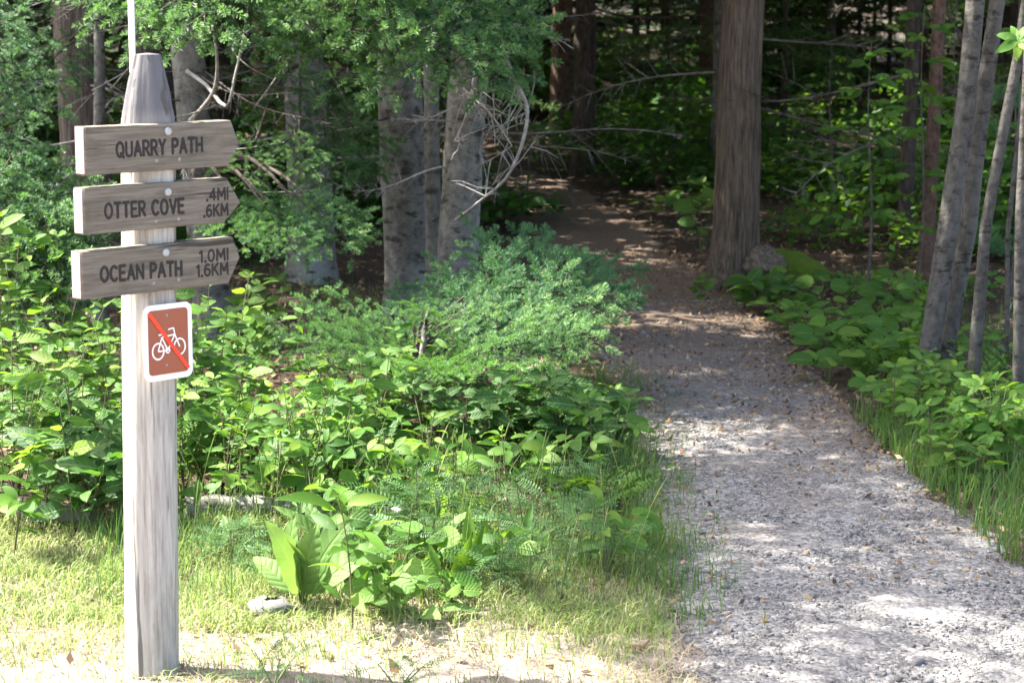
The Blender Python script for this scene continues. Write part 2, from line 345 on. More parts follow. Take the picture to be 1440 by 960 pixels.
# ------------------------------------------------------------------ bough, crown, twig and leaf meshes
def needles_mesh(name, shoots, mats, per_m=330, nl=.024, nw=.0021, wood=None, seed=1, brush=True):
    """shoots: (p0, p1, age); needles as thin blades round each shoot, ending in a star; wood: MB with the twigs"""
    r = np.random.default_rng(seed)
    P0 = np.array([s[0] for s in shoots]); P1 = np.array([s[1] for s in shoots]); A = np.array([s[2] for s in shoots])
    L = np.linalg.norm(P1 - P0, axis=1); n = np.maximum(6, (L * per_m).astype(int))
    idx = np.repeat(np.arange(len(L)), n); N = len(idx)
    T = ((P1 - P0) / L[:, None])[idx]; tt = r.uniform(0, 1, N); tt = np.where(r.random(N) < .25, 1 - .08 * tt, tt); base = P0[idx] + (P1 - P0)[idx] * tt[:, None]
    up = np.array([0, 0, 1.]); side = np.cross(up, T); side /= np.linalg.norm(side, axis=1)[:, None] + 1e-9; upp = np.cross(T, side)
    phi = r.uniform(-.5, math.pi + .5, N)
    rad = np.cos(phi)[:, None] * side + np.sin(phi)[:, None] * upp
    alp = np.where(tt > .9, r.uniform(.05, 1.1, N), r.uniform(.85, 1.3, N)) if brush else r.uniform(.2, .9, N)
    D = np.cos(alp)[:, None] * T + np.sin(alp)[:, None] * rad
    ln = nl * r.uniform(.8, 1.1, N) * (.75 + .25 * np.sin(np.pi * np.clip(tt, 0, .9)))
    W = np.cross(D, upp + .3 * r.normal(0, 1, (N, 3))); W /= np.linalg.norm(W, axis=1)[:, None] + 1e-9; W *= nw / 2
    V = np.stack([base - W * .7, base + W * .7, base + D * ln[:, None] + W * .6, base + D * ln[:, None] - W * .6], 1).reshape(-1, 3)
    F = np.arange(4 * N).reshape(N, 4); F = np.concatenate([F[:, [0, 1, 2]], F[:, [0, 2, 3]]])
    ag = A[idx] + r.normal(0, .08, N); age = np.clip(np.stack([ag - .2, ag - .2, ag + .12, ag + .12], 1), 0, 1).ravel()
    mi = np.zeros(len(F), int)
    if wood is not None:
        WV = np.concatenate(wood.v); WF = np.concatenate(wood.f) + len(V)
        V = np.concatenate([V, WV]); F = np.concatenate([F, WF]); age = np.concatenate([age, np.zeros(len(WV))]); mi = np.concatenate([mi, np.ones(len(WF), int)])
    return fast_mesh(name, V, F, mats, age=age, midx=mi)
def bough_mesh(name, seed, L=1.0, tip=.5, mats=None, per_m=900, nl=.028, nw=.0036, width=.42, droop=.15, nsec=13, shl=1.0):
    r = random.Random(seed); sh = []; wd = MB()
    def stem(t): return np.array([L * t, .05 * math.sin(3 * t + seed), -droop * t * t + .06 * math.sin(2.5 * t)])
    wd.tube([stem(t) for t in np.linspace(0, 1, 9)], np.linspace(.007, .002, 9), 4, False)
    for i in range(5): sh.append((stem(.25 + i * .13), stem(.34 + i * .13), r.uniform(0, .15)))
    sh.append((stem(.93), stem(1.0), tip))
    for i in range(nsec):
        t = .05 + .92 * i / nsec + r.uniform(-.02, .02); sd = 1 if i % 2 else -1
        ln = width * (1 - t) ** .6 * min(1, .4 + t * 2.2) * r.uniform(.65, 1.2) + .07
        a = r.uniform(.65, 1.05); p = stem(t)
        d = np.array([math.cos(a), sd * math.sin(a), r.uniform(-.3, .3)])
        def tw(s): return p + d * ln * s + np.array([ln * .22 * s * s, 0, -ln * .2 * s * s])
        wd.tube([tw(s) for s in (0, .5, 1)], (.003, .002, .001), 3, False)
        sh.append((tw(1 - min(.9, .065 / ln)), tw(1), tip * r.uniform(.7, 1.3)))
        ns = max(1, int(ln / .085))
        for k in range(ns):
            s0 = (k + .25) / (ns + .25)
            if k: sh.append((tw(s0 - .2 / ns), tw(s0 + .35 / ns), r.uniform(0, .12)))
            for s2 in (1, -1):
                if r.random() < .88:
                    l2 = r.uniform(.05, .085) * shl; a2 = a * sd + s2 * r.uniform(.55, 1.0); e_ = r.uniform(-.2, .4)
                    q = tw(s0 + r.uniform(0, .12)); dd = np.array([math.cos(a2) * math.cos(e_), math.sin(a2) * math.cos(e_), math.sin(e_)])
                    o = q + dd * r.uniform(.01, .045); wd.tube([q, o], (.0016, .0012), 3, False)
                    sh.append((o, o + dd * l2, tip * r.uniform(.45, 1.35)))
    return needles_mesh(name, sh, mats or [M['fir'], M['limb']], per_m, nl, nw, wd, seed)
BOUGH = [bough_mesh('fir_bough_%d' % i, 10 + i, 1.0, .66) for i in range(4)]
BOUGH_DK = [bough_mesh('fir_bough_dark_%d' % i, 20 + i, 1.0, .28) for i in range(3)]
BOUGH_FAR = [bough_mesh('far_bough_%d' % i, 30 + i, 1.4, .3, [M['fir_far'], M['limb']], per_m=260, nl=.05, nw=.010, width=.6, droop=.22) for i in range(3)]

def dead_branch_mesh(name, seed, L=1.3, mat='twig', r0=.011, n=15, droop=.1, curl=.12):
    r = random.Random(seed); m = MB()
    ph = r.uniform(0, 6)
    def st(t): return np.array([L * t, .06 * L * math.sin(4 * t + ph), -droop * L * t * t + .03 * math.sin(5 * t + ph)])
    m.tube([st(t) for t in np.linspace(0, 1, 10)], np.linspace(r0, r0 * .2, 10), 5, False)
    for i in range(n):
        t = r.uniform(.15, .97); p = st(t); l = L * r.uniform(.15, .42) * (1.15 - t); sd = r.choice((1, -1)); a = r.uniform(.6, 1.2)
        d = np.array([math.cos(a), sd * math.sin(a), r.uniform(-.5, .25)]); c = np.array([0, 0, r.uniform(-curl, curl)])
        pt = lambda s: p + d * l * s + c * l * s * s * 2
        m.tube([pt(s) for s in (0, .35, .7, 1)], np.array([.42, .33, .22, .1]) * r0, 3, False)
        for k in range(r.randint(1, 4)):
            s = r.uniform(.3, .95); q = pt(s); l2 = l * r.uniform(.2, .5); d2 = d + np.array([r.uniform(-.8, .8) for _ in range(3)])
            m.tube([q, q + d2 * l2 * .5, q + d2 * l2 + np.array([0, 0, r.uniform(-.3, .2) * l2])], np.array([.2, .15, .06]) * r0, 3, False)
    return m.mesh(name, [M[mat]])
DEAD = [dead_branch_mesh('dead_branch_%d' % i, 40 + i, R_(1.0, 1.6), n=18) for i in range(5)]
DEAD_PALE = [dead_branch_mesh('pale_dead_branch_%d' % i, 50 + i, R_(.8, 1.1), 'palewig', .010, 20, .15, .25) for i in range(3)]

def sprig_cloud(C, D, r, size, wid):
    """kite-shaped sprigs at centres C pointing along D"""
    N = len(C); D = D / (np.linalg.norm(D, axis=1)[:, None] + 1e-9)
    rv = r.normal(0, 1, (N, 3)); rv[:, 2] = np.abs(rv[:, 2]) + .8
    W = np.cross(D, rv); W /= np.linalg.norm(W, axis=1)[:, None] + 1e-9
    ln = size * r.uniform(.6, 1.25, N)[:, None]; wd = wid * r.uniform(.7, 1.2, N)[:, None]
    V = np.stack([C, C + D * ln * .45 + W * wd, C + D * ln, C + D * ln * .45 - W * wd], 1).reshape(-1, 3)
    F = np.arange(4 * N).reshape(N, 4); return V, np.concatenate([F[:, [0, 1, 2]], F[:, [0, 2, 3]]])
def fir_crown(name, seed, H=8.0, Rm=2.1, whorls=15, dens=38):
    r = np.random.default_rng(seed); C = []; D = []; wd = MB()
    for k in range(whorls):
        z = H * (k + r.uniform(-.2, .2)) / whorls; rad = Rm * (1 - z / H) ** .75 * r.uniform(.8, 1.1) + .15
        nb = r.integers(5, 8)
        for b in range(nb):
            a = r.uniform(0, 2 * np.pi); l = rad * r.uniform(.65, 1.12); d = np.array([np.cos(a), np.sin(a), 0]); s = np.array([-np.sin(a), np.cos(a), 0])
            n = int(dens * l + 8); t = r.uniform(.12, 1, n) ** .75; wv = r.uniform(-1, 1, n) * .36 * l * (1 - t * .75)
            dz = -.22 * l * t ** 2 + .18 * l * t
            c = d * (l * t)[:, None] + s * wv[:, None] + np.stack([0 * t, 0 * t, z + dz + r.normal(0, .04, n)], 1)
            C.append(c); D.append(d * r.uniform(.4, 1, n)[:, None] + s * (np.sign(wv) * r.uniform(.2, 1, n))[:, None] + np.stack([0 * t, 0 * t, r.uniform(-.35, .1, n)], 1))
            wd.tube([(0, 0, z), d * l * .5 + np.array([0, 0, z + .045 * l]), d * l * .95 + np.array([0, 0, z - .03 * l])], (.02, .012, .004), 3, False)
    V, F = sprig_cloud(np.concatenate(C), np.concatenate(D), r, .17, .033)
    n = len(V); WV = np.concatenate(wd.v); WF = np.concatenate(wd.f) + n
    return fast_mesh(name, np.concatenate([V, WV]), np.concatenate([F, WF]), [M['fir_far'], M['limb']], age=np.zeros(n + len(WV)), midx=np.concatenate([np.zeros(len(F)), np.ones(len(WF))]))
FIRC = [fir_crown('fir_crown_%d' % i, 60 + i) for i in range(3)]
def broad_crown(name, seed, Rm=2.0, H=4.0, n_cl=60, per=55):
    r = np.random.default_rng(seed); C = []; D = []; wd = MB()
    for k in range(n_cl):
        v = r.normal(0, 1, 3); v /= np.linalg.norm(v); v *= r.uniform(.35, 1) ** .6
        c = np.array([v[0] * Rm, v[1] * Rm, H * .5 + v[2] * H * .5]); rr = r.uniform(.25, .5)
        p = c + r.normal(0, rr * .6, (per, 3)) * np.array([1, 1, .55]); C.append(p); D.append(r.normal(0, 1, (per, 3)) * np.array([1, 1, .5]) + np.array([0, 0, -.3]))
        wd.tube([(0, 0, max(0, c[2] - 1.6) * .6), c * np.array([.5, .5, .75]), c], (.03, .016, .005), 3, False)
    V, F = sprig_cloud(np.concatenate(C), np.concatenate(D), r, .105, .032)
    n = len(V); WV = np.concatenate(wd.v); WF = np.concatenate(wd.f) + n
    return fast_mesh(name, np.concatenate([V, WV]), np.concatenate([F, WF]), [M['leaf'], M['limb']], midx=np.concatenate([np.zeros(len(F)), np.ones(len(WF))]))
BROADC = [broad_crown('broad_crown_%d' % i, 70 + i) for i in range(2)] + [broad_crown('slim_crown', 75, 1.0, 2.4, 30, 62), broad_crown('slim_dense_crown', 76, 1.05, 2.4, 36, 120)]

def leaf_grid(L, W, prof, fold=.25, curl=.25, n=7, wave=0, seed=0):
    r = random.Random(seed); V = []; F = []
    for i in range(n + 1):
        t = i / n; h = W * .5 * prof(t); x = L * (t - .12 * curl * t * t); z = -curl * L * .35 * t * t + .04 * L * math.sin(3 * t)
        wv = wave * L * math.sin(i * 2.1 + seed)
        V += [(x, -h, z + fold * h + wv), (x, 0, z), (x, h, z + fold * h - wv)]
    for i in range(n):
        a = i * 3; F += [(a, a + 1, a + 4, a + 3), (a + 1, a + 2, a + 5, a + 4)]
    return np.array(V), np.array(F)
ovate = lambda t: 1.86 * t ** .62 * (1 - t) ** .92 if 0 < t < 1 else (.05 if t == 0 else 0.0)
round_ = lambda t: 1.62 * t ** .5 * (1 - t) ** .62 if 0 < t < 1 else 0.0
lance = lambda t: math.sin(math.pi * t ** .8) ** 1.15 if 0 < t < 1 else 0.0
def leaf_mesh(name, L, W, prof, mat, **k):
    m = MB(); m.add(*leaf_grid(L, W, prof, **k)); return m.mesh(name, [M[mat]], smooth=True)
def pinnate_mesh(name, L, pairs, l, wd, mat, seed, prof=ovate, droop=.3, taper=.4, ang=1.2):
    m = MB(); r = random.Random(seed)
    st = lambda t: np.array([L * t, 0, .25 * L * t - droop * L * t * t])
    m.tube([st(t) for t in np.linspace(0, 1, 6)], np.linspace(.0018, .0008, 6), 3, False)
    for i in range(pairs):
        t = .15 + .83 * i / pairs; f = 1 - taper * abs(t - .45) * 1.6
        for sd in (1, -1):
            V, F = leaf_grid(l * f, wd * f, prof, .15, .2, 3)
            a = sd * r.uniform(ang - .12, ang + .12); c, s = math.cos(a), math.sin(a); x, y = V[:, 0].copy(), V[:, 1].copy()
            V[:, 0], V[:, 1] = x * c - y * s, x * s + y * c; V[:, 2] += x * r.uniform(-.1, .25)
            m.add(V + st(t), F)
    V, F = leaf_grid(l * .8, wd * .8, prof, .1, .2, 3); m.add(V + st(1), F)
    return m.mesh(name, [M[mat]], smooth=True)
def palmate_leaf(name, L, W, k, mat, seed, spread=2.3, lobes=None):
    m = MB(); r = random.Random(seed)
    for i in range(k):
        a = (i / (k - 1) - .5) * spread; f = (1 - .28 * abs(i / (k - 1) - .5) * 2) * r.uniform(.92, 1.05)
        V, F = leaf_grid(L * f, W * f, ovate, .18, .35, 6, .008, seed + i)
        c, s = math.cos(a), math.sin(a); x, y = V[:, 0].copy(), V[:, 1].copy()
        V[:, 0], V[:, 1] = x * c - y * s, x * s + y * c; V[:, 2] += .0015 * i
        m.add(V, F)
    return m.mesh(name, [M[mat]], smooth=True)
LEAF = {
    'ovate': [leaf_mesh('ovate_leaf_%d' % i, .092, .056, ovate, 'leaf_v', fold=R_(.1, .4), curl=R_(.1, .5), wave=.012, seed=i) for i in range(4)],
    'dark': [leaf_mesh('dark_ovate_leaf_%d' % i, .10, .064, ovate, 'leaf_dark_v', fold=R_(.1, .3), curl=R_(.1, .5), wave=.012, seed=i) for i in range(3)],
    'round': [leaf_mesh('round_leaf_%d' % i, .085, .075, round_, 'leaf_v', fold=R_(.05, .25), curl=R_(.1, .4), wave=.012, seed=i) for i in range(3)],
    'small': [leaf_mesh('small_leaf_%d' % i, .055, .033, ovate, 'leaf', fold=R_(.1, .3), curl=R_(.1, .4), n=5, seed=i) for i in range(3)],
    'big': [leaf_mesh('large_leaf_%d' % i, .24, .135, ovate, 'leaf_pale_v', fold=R_(.15, .4), curl=R_(.35, .9), n=10, wave=.012, seed=i) for i in range(4)],
    'lance': [leaf_mesh('lance_leaf_%d' % i, .125, .034, lance, 'leaf', fold=R_(.2, .4), curl=R_(.2, .6), n=8, seed=i) for i in range(3)],
    'blade': [leaf_mesh('strap_leaf_%d' % i, .19, .045, lance, 'leaf', fold=R_(.3, .5), curl=R_(.1, .4), n=8, seed=i) for i in range(2)],
    'tri': [palmate_leaf('three_part_leaf_%d' % i, .085, .058, 3, 'leaf', i, 2.2) for i in range(3)],
    'five': [palmate_leaf('five_part_leaf_%d' % i, .095, .05, 5, 'leaf', i, 3.0) for i in range(2)],
    'vetch': [pinnate_mesh('vetch_leaf_%d' % i, R_(.10, .13), 9, .021, .0085, 'vetch', i) for i in range(3)],
    'fern': [pinnate_mesh('fern_frond_%d' % i, R_(.3, .38), 16, .075, .018, 'leaf', 5 + i, lance, .45, .9) for i in range(2)],
    'maple': [palmate_leaf('maple_leaf_%d' % i, .10, .062, 5, 'leaf', i, 3.6) for i in range(2)],
}

# ------------------------------------------------------------------ signpost
BASE = gnd(214, 945); SA = math.radians(46)
SU = np.array([math.cos(SA), math.sin(SA), 0]); SN = np.array([math.sin(SA), -math.cos(SA), 0])
LEAN = .031 / 1.68
sign_root = empty('trail_signpost', BASE)
tag(sign_root, 'weathered grey wooden trail signpost carrying three pointed boards and a small brown sign', 'signpost')
def post_mesh():
    ap = .0685; nth = 64; zs = np.concatenate([np.arange(-.15, 1.50, .03), np.linspace(1.50, 1.70, 14)])
    th = np.linspace(0, 2 * np.pi, nth, endpoint=False); V = []
    off = -SA * 0 + math.atan2(SN[1], SN[0]); q = (th - off + np.pi / 8) % (np.pi / 4) - np.pi / 8
    octo = np.minimum(ap / np.cos(q), ap * 1.062)
    for z in zs:
        k = 1.0
        if z > 1.50:
            t = (z - 1.50) / .20; k = 1 - .53 * t ** 1.45
        rr = octo * k * (1.03 - .02 * min(1, max(0, z) / 1.5))
        if z > 1.5: rr = rr * (1 + .02 * vnoise(th / 6.283, np.full(nth, z * 30), 9, 40, 3))
        rr = rr + .0018 * vnoise(th / 6.283, np.full(nth, max(z, 0) * 3), 24, 40, 5) + .0012 * vnoise(th / 6.283, np.full(nth, (z + 1) * 1.2), 60, 40, 6)
        for (c, wd_, dp) in ((-2.05, .028, .006), (-1.18, .022, .005), (-.45, .02, .004)):      # drying checks running down the post
            if z < 1.48: rr = rr - dp * np.exp(-((th - (c % 6.283) + .012 * math.sin(z * 9)) / wd_) ** 2) * (.45 + .55 * math.sin(z * 2.3 + c * 5) ** 2)
        V.append(np.stack([rr * np.cos(th) + LEAN * z, rr * np.sin(th), np.full(nth, z)], 1))
    m = MB(); n = len(zs); F = [(i * nth + j, i * nth + (j + 1) % nth, (i + 1) * nth + (j + 1) % nth, (i + 1) * nth + j) for i in range(n - 1) for j in range(nth)]
    m.add(np.concatenate(V), F)
    m.add(np.concatenate([V[-1] + [0, 0, .0], [[LEAN * 1.704, 0, 1.704]]]), [(j, (j + 1) % nth, nth) for j in range(nth)])
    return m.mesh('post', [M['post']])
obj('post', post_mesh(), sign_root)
P0 = np.array([BASE.x, BASE.y, BASE.z]) + SN * .083 + np.array([LEAN * 1.3, 0, 0])
def onplane(px, py, lift=0.0):
    d = ray(px, py); C = np.array([0, 0, CAMH]); p = P0 + SN * lift; t = ((p - C) @ SN) / (d @ SN); q = C + d * t
    return float((q - P0) @ SU), float(q[2])
MS = Matrix(((SU[0], -SN[0], 0, P0[0] - BASE.x), (SU[1], -SN[1], 0, P0[1] - BASE.y), (0, 0, 1, -BASE.z), (0, 0, 0, 1)))   # sign plane: x along, -y out, z up
def arc(cx, cy_, rx, ry, a0, a1, n=14):
    return [(cx + rx * math.cos(math.radians(a0 + (a1 - a0) * i / n)), cy_ + ry * math.sin(math.radians(a0 + (a1 - a0) * i / n))) for i in range(n + 1)]
GLY = {
 'A': (.62, [[(0, 0), (.31, 1), (.62, 0)], [(.11, .34), (.51, .34)]]), 'C': (.6, [arc(.34, .5, .34, .5, 48, 312)]), 'E': (.5, [[(.5, 1), (0, 1), (0, 0), (.5, 0)], [(0, .52), (.42, .52)]]),
 'H': (.56, [[(0, 0), (0, 1)], [(.56, 0), (.56, 1)], [(0, .5), (.56, .5)]]), 'I': (.0, [[(0, 0), (0, 1)]]), 'K': (.55, [[(0, 0), (0, 1)], [(.53, 1), (0, .42)], [(.17, .6), (.55, 0)]]),
 'M': (.68, [[(0, 0), (.03, 1), (.34, .3), (.65, 1), (.68, 0)]]), 'N': (.58, [[(0, 0), (0, 1), (.58, 0), (.58, 1)]]), 'O': (.66, [arc(.33, .5, .33, .5, 0, 360, 22)]),
 'P': (.5, [[(0, 0), (0, 1), (.28, 1)] + arc(.28, .74, .24, .26, 90, -90, 8) + [(0, .48)]]), 'Q': (.68, [arc(.33, .5, .33, .5, 0, 360, 22), [(.4, .25), (.68, -.05)]]),
 'R': (.54, [[(0, 0), (0, 1), (.28, 1)] + arc(.28, .74, .24, .26, 90, -90, 8) + [(0, .48)], [(.24, .48), (.54, 0)]]), 'T': (.56, [[(0, 1), (.56, 1)], [(.28, 1), (.28, 0)]]),
 'U': (.56, [[(0, 1), (0, .3)] + arc(.28, .28, .28, .28, 180, 360, 10) + [(.56, .3), (.56, 1)]]), 'V': (.6, [[(0, 1), (.3, 0), (.6, 1)]]), 'Y': (.58, [[(0, 1), (.29, .48), (.58, 1)], [(.29, .48), (.29, 0)]]),
 '0': (.5, [arc(.25, .5, .25, .5, 0, 360, 20)]), '1': (.2, [[(0, .82), (.18, 1), (.18, 0)]]), '4': (.55, [[(.42, 0), (.42, 1), (0, .3), (.56, .3)]]),
 '6': (.5, [[(.42, .95), (.3, 1)] + arc(.3, .35, .3, .65, 95, 180, 8)[1:] + arc(.26, .3, .25, .3, 180, 540, 16)]), '.': (.02, [[(0, 0), (.03, .03)]]), ' ': (.22, [])}
def lettering(text, box, parent, h=None, stroke=.0042):
    (u0, z0), (u1, z1) = box; gap = .27; wtot = sum(GLY[c][0] for c in text) + gap * (len(text) - 1)
    h = h or .037; stroke = stroke if h > .034 else .0033; sx = (u1 - u0) / wtot; m = MB(); x = u0; r = random.Random(text)
    for c in text:
        w_, st = GLY[c]
        segs = []
        for pl in st:
            cur = [pl[0]]
            for i in range(1, len(pl)):
                cur.append(pl[i])
                if i < len(pl) - 1:
                    v1 = (pl[i][0] - pl[i - 1][0], pl[i][1] - pl[i - 1][1]); v2 = (pl[i + 1][0] - pl[i][0], pl[i + 1][1] - pl[i][1])
                    if abs((math.atan2(v2[1], v2[0]) - math.atan2(v1[1], v1[0]) + math.pi) % (2 * math.pi) - math.pi) > .7: segs.append(cur); cur = [pl[i]]
            segs.append(cur)
        for k, pl in enumerate(segs):
            j = [(x + sx * p[0], 0, z0 + (z1 - z0) * (x + sx * p[0] - u0) / (u1 - u0) + h * (p[1] - .5) + r.uniform(-.0004, .0004)) for p in pl]
            n0 = len(m.v); rad = stroke * (1.25 if c == '.' else r.uniform(.92, 1.08))
            a, b = np.array(j[0]), np.array(j[-1])
            if len(j) == 2: j = [a, (a + b) / 2, b]
            if np.linalg.norm(a - b) > 1e-5:                                   # round ends
                d0 = np.array(j[1]) - a; d0 /= np.linalg.norm(d0) + 1e-9; d1 = b - np.array(j[-2]); d1 /= np.linalg.norm(d1) + 1e-9
                pts = [a - d0 * rad * .8, a - d0 * rad * .45] + [np.array(p) for p in j] + [b + d1 * rad * .45, b + d1 * rad * .8]
                rr = [rad * .45, rad * .85] + [rad] * len(j) + [rad * .85, rad * .45]
            else: pts = [np.array(p) for p in j]; rr = [rad] * len(j)
            m.tube(pts, rr, 8, True)
            for q in range(n0, len(m.v)): m.v[q][:, 1] = m.v[q][:, 1] * .28 - .0002 * (k + 1)
        x += sx * (w_ + gap)
    return obj('lettering', m.mesh('lettering', [M['ink']], smooth=True), parent)
def disc(mb, x, z, r, y0, dome, n=14):
    a = np.linspace(0, 2 * np.pi, n, endpoint=False); R = []
    for k, (f, y) in enumerate(((1, y0), (1, y0 - dome * .4), (.75, y0 - dome * .85))): R.append(np.stack([x + r * f * np.cos(a), np.full(n, y), z + r * f * np.sin(a)], 1))
    R.append(np.array([[x, y0 - dome, z]])); V = np.concatenate(R)
    F = [(i * n + j, i * n + (j + 1) % n, (i + 1) * n + (j + 1) % n, (i + 1) * n + j) for i in range(2) for j in range(n)]
    mb.add(V, F); mb.add(np.concatenate([R[2], R[3]]), [(j, (j + 1) % n, n) for j in range(n)])
def board(poly, label, bolt, screws, seed):
    r = random.Random(seed); P = np.array([onplane(*p) for p in poly]); zt = (P[0, 1] + P[1, 1]) / 2; zb = (P[-1, 1] + P[-2, 1]) / 2; P[0, 1] = P[1, 1] = zt; P[-1, 1] = P[-2, 1] = zb
    x0 = (P[0, 0] + P[-1, 0]) / 2; P[0, 0] = P[-1, 0] = x0; c = P.mean(0)
    dense = []
    for i in range(len(P)):
        a, b = P[i], P[(i + 1) % len(P)]; n = max(2, int(np.linalg.norm(b - a) / .02))
        for k in range(n):
            q = a + (b - a) * k / n; dense.append(q + np.array([r.uniform(-1, 1), r.uniform(-1, 1)]) * .0006)
    D = np.array(dense); n = len(D); inn = D + (c - D) / np.linalg.norm(c - D, axis=1)[:, None] * .004
    L = [np.stack([inn[:, 0], np.zeros(n), inn[:, 1]], 1), np.stack([D[:, 0], np.full(n, .004), D[:, 1]], 1), np.stack([D[:, 0], np.full(n, .043), D[:, 1]], 1)]
    m = MB(); m.add(np.concatenate([L[0], [[c[0], 0, c[1]]]]), [((j + 1) % n, j, n) for j in range(n)])
    m.add(np.concatenate([L[2], [[c[0], .043, c[1]]]]), [(j, (j + 1) % n, n) for j in range(n)])
    for a, b in ((0, 1), (1, 2)): m.add(np.concatenate([L[a], L[b]]), [(j, (j + 1) % n, n + (j + 1) % n, n + j) for j in range(n)])
    me = m.mesh('sign_board', [M['board']]); o = obj('sign_board', me, sign_root, MS.copy()); o['label'] = label
    me2 = MB(); e = .0015; me2.prism([(x0 - e, .005, zb + .004), (x0 - e, .005, zt - .004), (x0 - e, .042, zt - .004), (x0 - e, .042, zb + .004)], (e + .0005, 0, 0)); obj('end_grain', me2.mesh('end_grain', [M['board_end']]), o)
    b = MB(); x, z = onplane(*bolt); disc(b, x, z, .0115, -.0005, .006); obj('bolt', b.mesh('bolt', [M['steel']], True), o)
    for sxy in screws:
        b = MB(); x, z = onplane(*sxy); disc(b, x, z, .0052, -.0003, .002, 10); obj('screw', b.mesh('screw', [M['steel_dull']], True), o)
    return o
b1 = board([(120, 180), (325, 168), (337, 201), (322, 233), (120, 248)], 'topmost pointed board lettered QUARRY PATH', (236, 185), [(220, 226), (252, 224)], 1)
lettering('QUARRY PATH', (onplane(164, 211), onplane(284, 203)), b1)
b2 = board([(118, 265), (320, 250), (339, 285), (316, 310), (118, 334)], 'middle pointed board lettered OTTER COVE', (236, 270), [(219, 311), (251, 308)], 2)
lettering('OTTER COVE', (onplane(148, 297), onplane(258, 289)), b2)
lettering('.4MI', (onplane(291, 274), onplane(320, 272)), b2, .030); lettering('.6KM', (onplane(287, 297), onplane(320, 294)), b2, .030)
b3 = board([(115, 356), (328, 332), (338, 362), (322, 396), (115, 425)], 'lowest pointed board lettered OCEAN PATH', (233, 355), [(216, 398), (251, 393)], 3)
lettering('OCEAN PATH', (onplane(142, 386), onplane(255, 377)), b3)
lettering('1.0MI', (onplane(281, 361), onplane(320, 357)), b3, .030); lettering('1.6KM', (onplane(277, 381), onplane(320, 377)), b3, .030)
# small prohibition sign
def rrect(x0, x1, z0, z1, r, n=7):
    out = []
    for cx, cz, a0 in ((x1 - r, z1 - r, 0), (x0 + r, z1 - r, 90), (x0 + r, z0 + r, 180), (x1 - r, z0 + r, 270)):
        for i in range(n + 1):
            a = math.radians(a0 + 90 * i / n); out.append((cx + r * math.cos(a), cz + r * math.sin(a)))
    return out
def plate(name, poly, y0, y1, mat, parent, M_=None):
    m = MB(); m.prism([(x, y0, z) for x, z in poly[::-1]], (0, y1 - y0, 0)); return obj(name, m.mesh(name, [M[mat]]), parent, M_)
q = [onplane(203, 432), onplane(270, 422), onplane(270, 527), onplane(203, 540)]
bx0, bx1 = (q[0][0] + q[3][0]) / 2, (q[1][0] + q[2][0]) / 2; bz1, bz0 = (q[0][1] + q[1][1]) / 2, (q[2][1] + q[3][1]) / 2
pl_ = plate('no_cycling_sign', rrect(bx0, bx1, bz0, bz1, .022), -.0005, .0022, 'white', sign_root, MS.copy())
pl_['label'] = 'small brown square sign with white bicycle crossed out by a red slash'
fx0, fx1, fz0, fz1 = bx0 + .0125, bx1 - .0135, bz0 + .016, bz1 - .014
fld = plate('brown_field', rrect(fx0, fx1, fz0, fz1, .012), -.0012, -.0004, 'brown', pl_)
W_, H_ = fx1 - fx0, fz1 - fz0
def st(s, t): return (fx0 + s * W_, fz1 - t * H_)
bm_ = MB()
def line(pts, r, yb, mb):
    n0 = len(mb.v); mb.tube([(p[0], 0, p[1]) for p in pts], r, 8, True)
    for k in range(n0, len(mb.v)): mb.v[k][:, 1] = mb.v[k][:, 1] * .08 + yb
rw, fw = st(.235, .635), st(.775, .60); ck = st(.475, .635); sc_ = st(.335, .425); hd = st(.655, .40)
k_ = 0
for c in (rw, fw): line(arc(c[0], c[1], .0185, .0215, 0, 360, 30), .0024, -.0016 - .0002 * k_, bm_); k_ += 1
line(arc(ck[0], ck[1], .0062, .007, 0, 360, 14), .0019, -.0018, bm_)
for i, pts in enumerate([[rw, sc_], [sc_, ck], [rw, ck], [sc_, hd], [hd, ck], [st(.63, .30), hd, fw], [st(.49, .315), st(.635, .30)], [st(.25, .385), st(.39, .375)]]):
    pts = [((a[0]), a[1]) for a in pts]
    if len(pts) == 2: pts = [pts[0], ((pts[0][0] + pts[1][0]) / 2, (pts[0][1] + pts[1][1]) / 2), pts[1]]
    line(pts, .0021, -.0017 - .00008 * i, bm_)
obj('bicycle_symbol', bm_.mesh('bicycle_symbol', [M['white']], True), pl_)
a, b = np.array(st(.015, .03)), np.array(st(.985, .955)); d = (b - a) / np.linalg.norm(b - a); pn = np.array([-d[1], d[0]]) * .0056
plate('red_slash', [tuple(a - pn), tuple(b - pn), tuple(b + pn), tuple(a + pn)], -.0036, -.0028, 'red', pl_)
for px, py in ((234, 443), (234, 513)):
    bb = MB(); x, z = onplane(px, py); disc(bb, x, z, .0042, -.0012, .0018, 10); obj('screw', bb.mesh('screw', [M['steel_dull']], True), pl_)
# thin white stake behind the post
sp = at(187, 100, BASE.y + .095); mb = MB(); mb.tube([(0, 0, -.2), (0, 0, 1.2), (.0, 0, 2.35), (0, 0, 2.4)], (.0085, .0085, .0085, .005), 10); mb.tube([(0, 0, 2.05), (0, 0, 2.16)], .0095, 10)
tag(obj('marker_stake', mb.mesh('marker_stake', [M['stake']], True)), 'thin white marker stake standing up behind the grey signpost', 'stake').location = (sp.x, sp.y, gz(sp.x, sp.y))

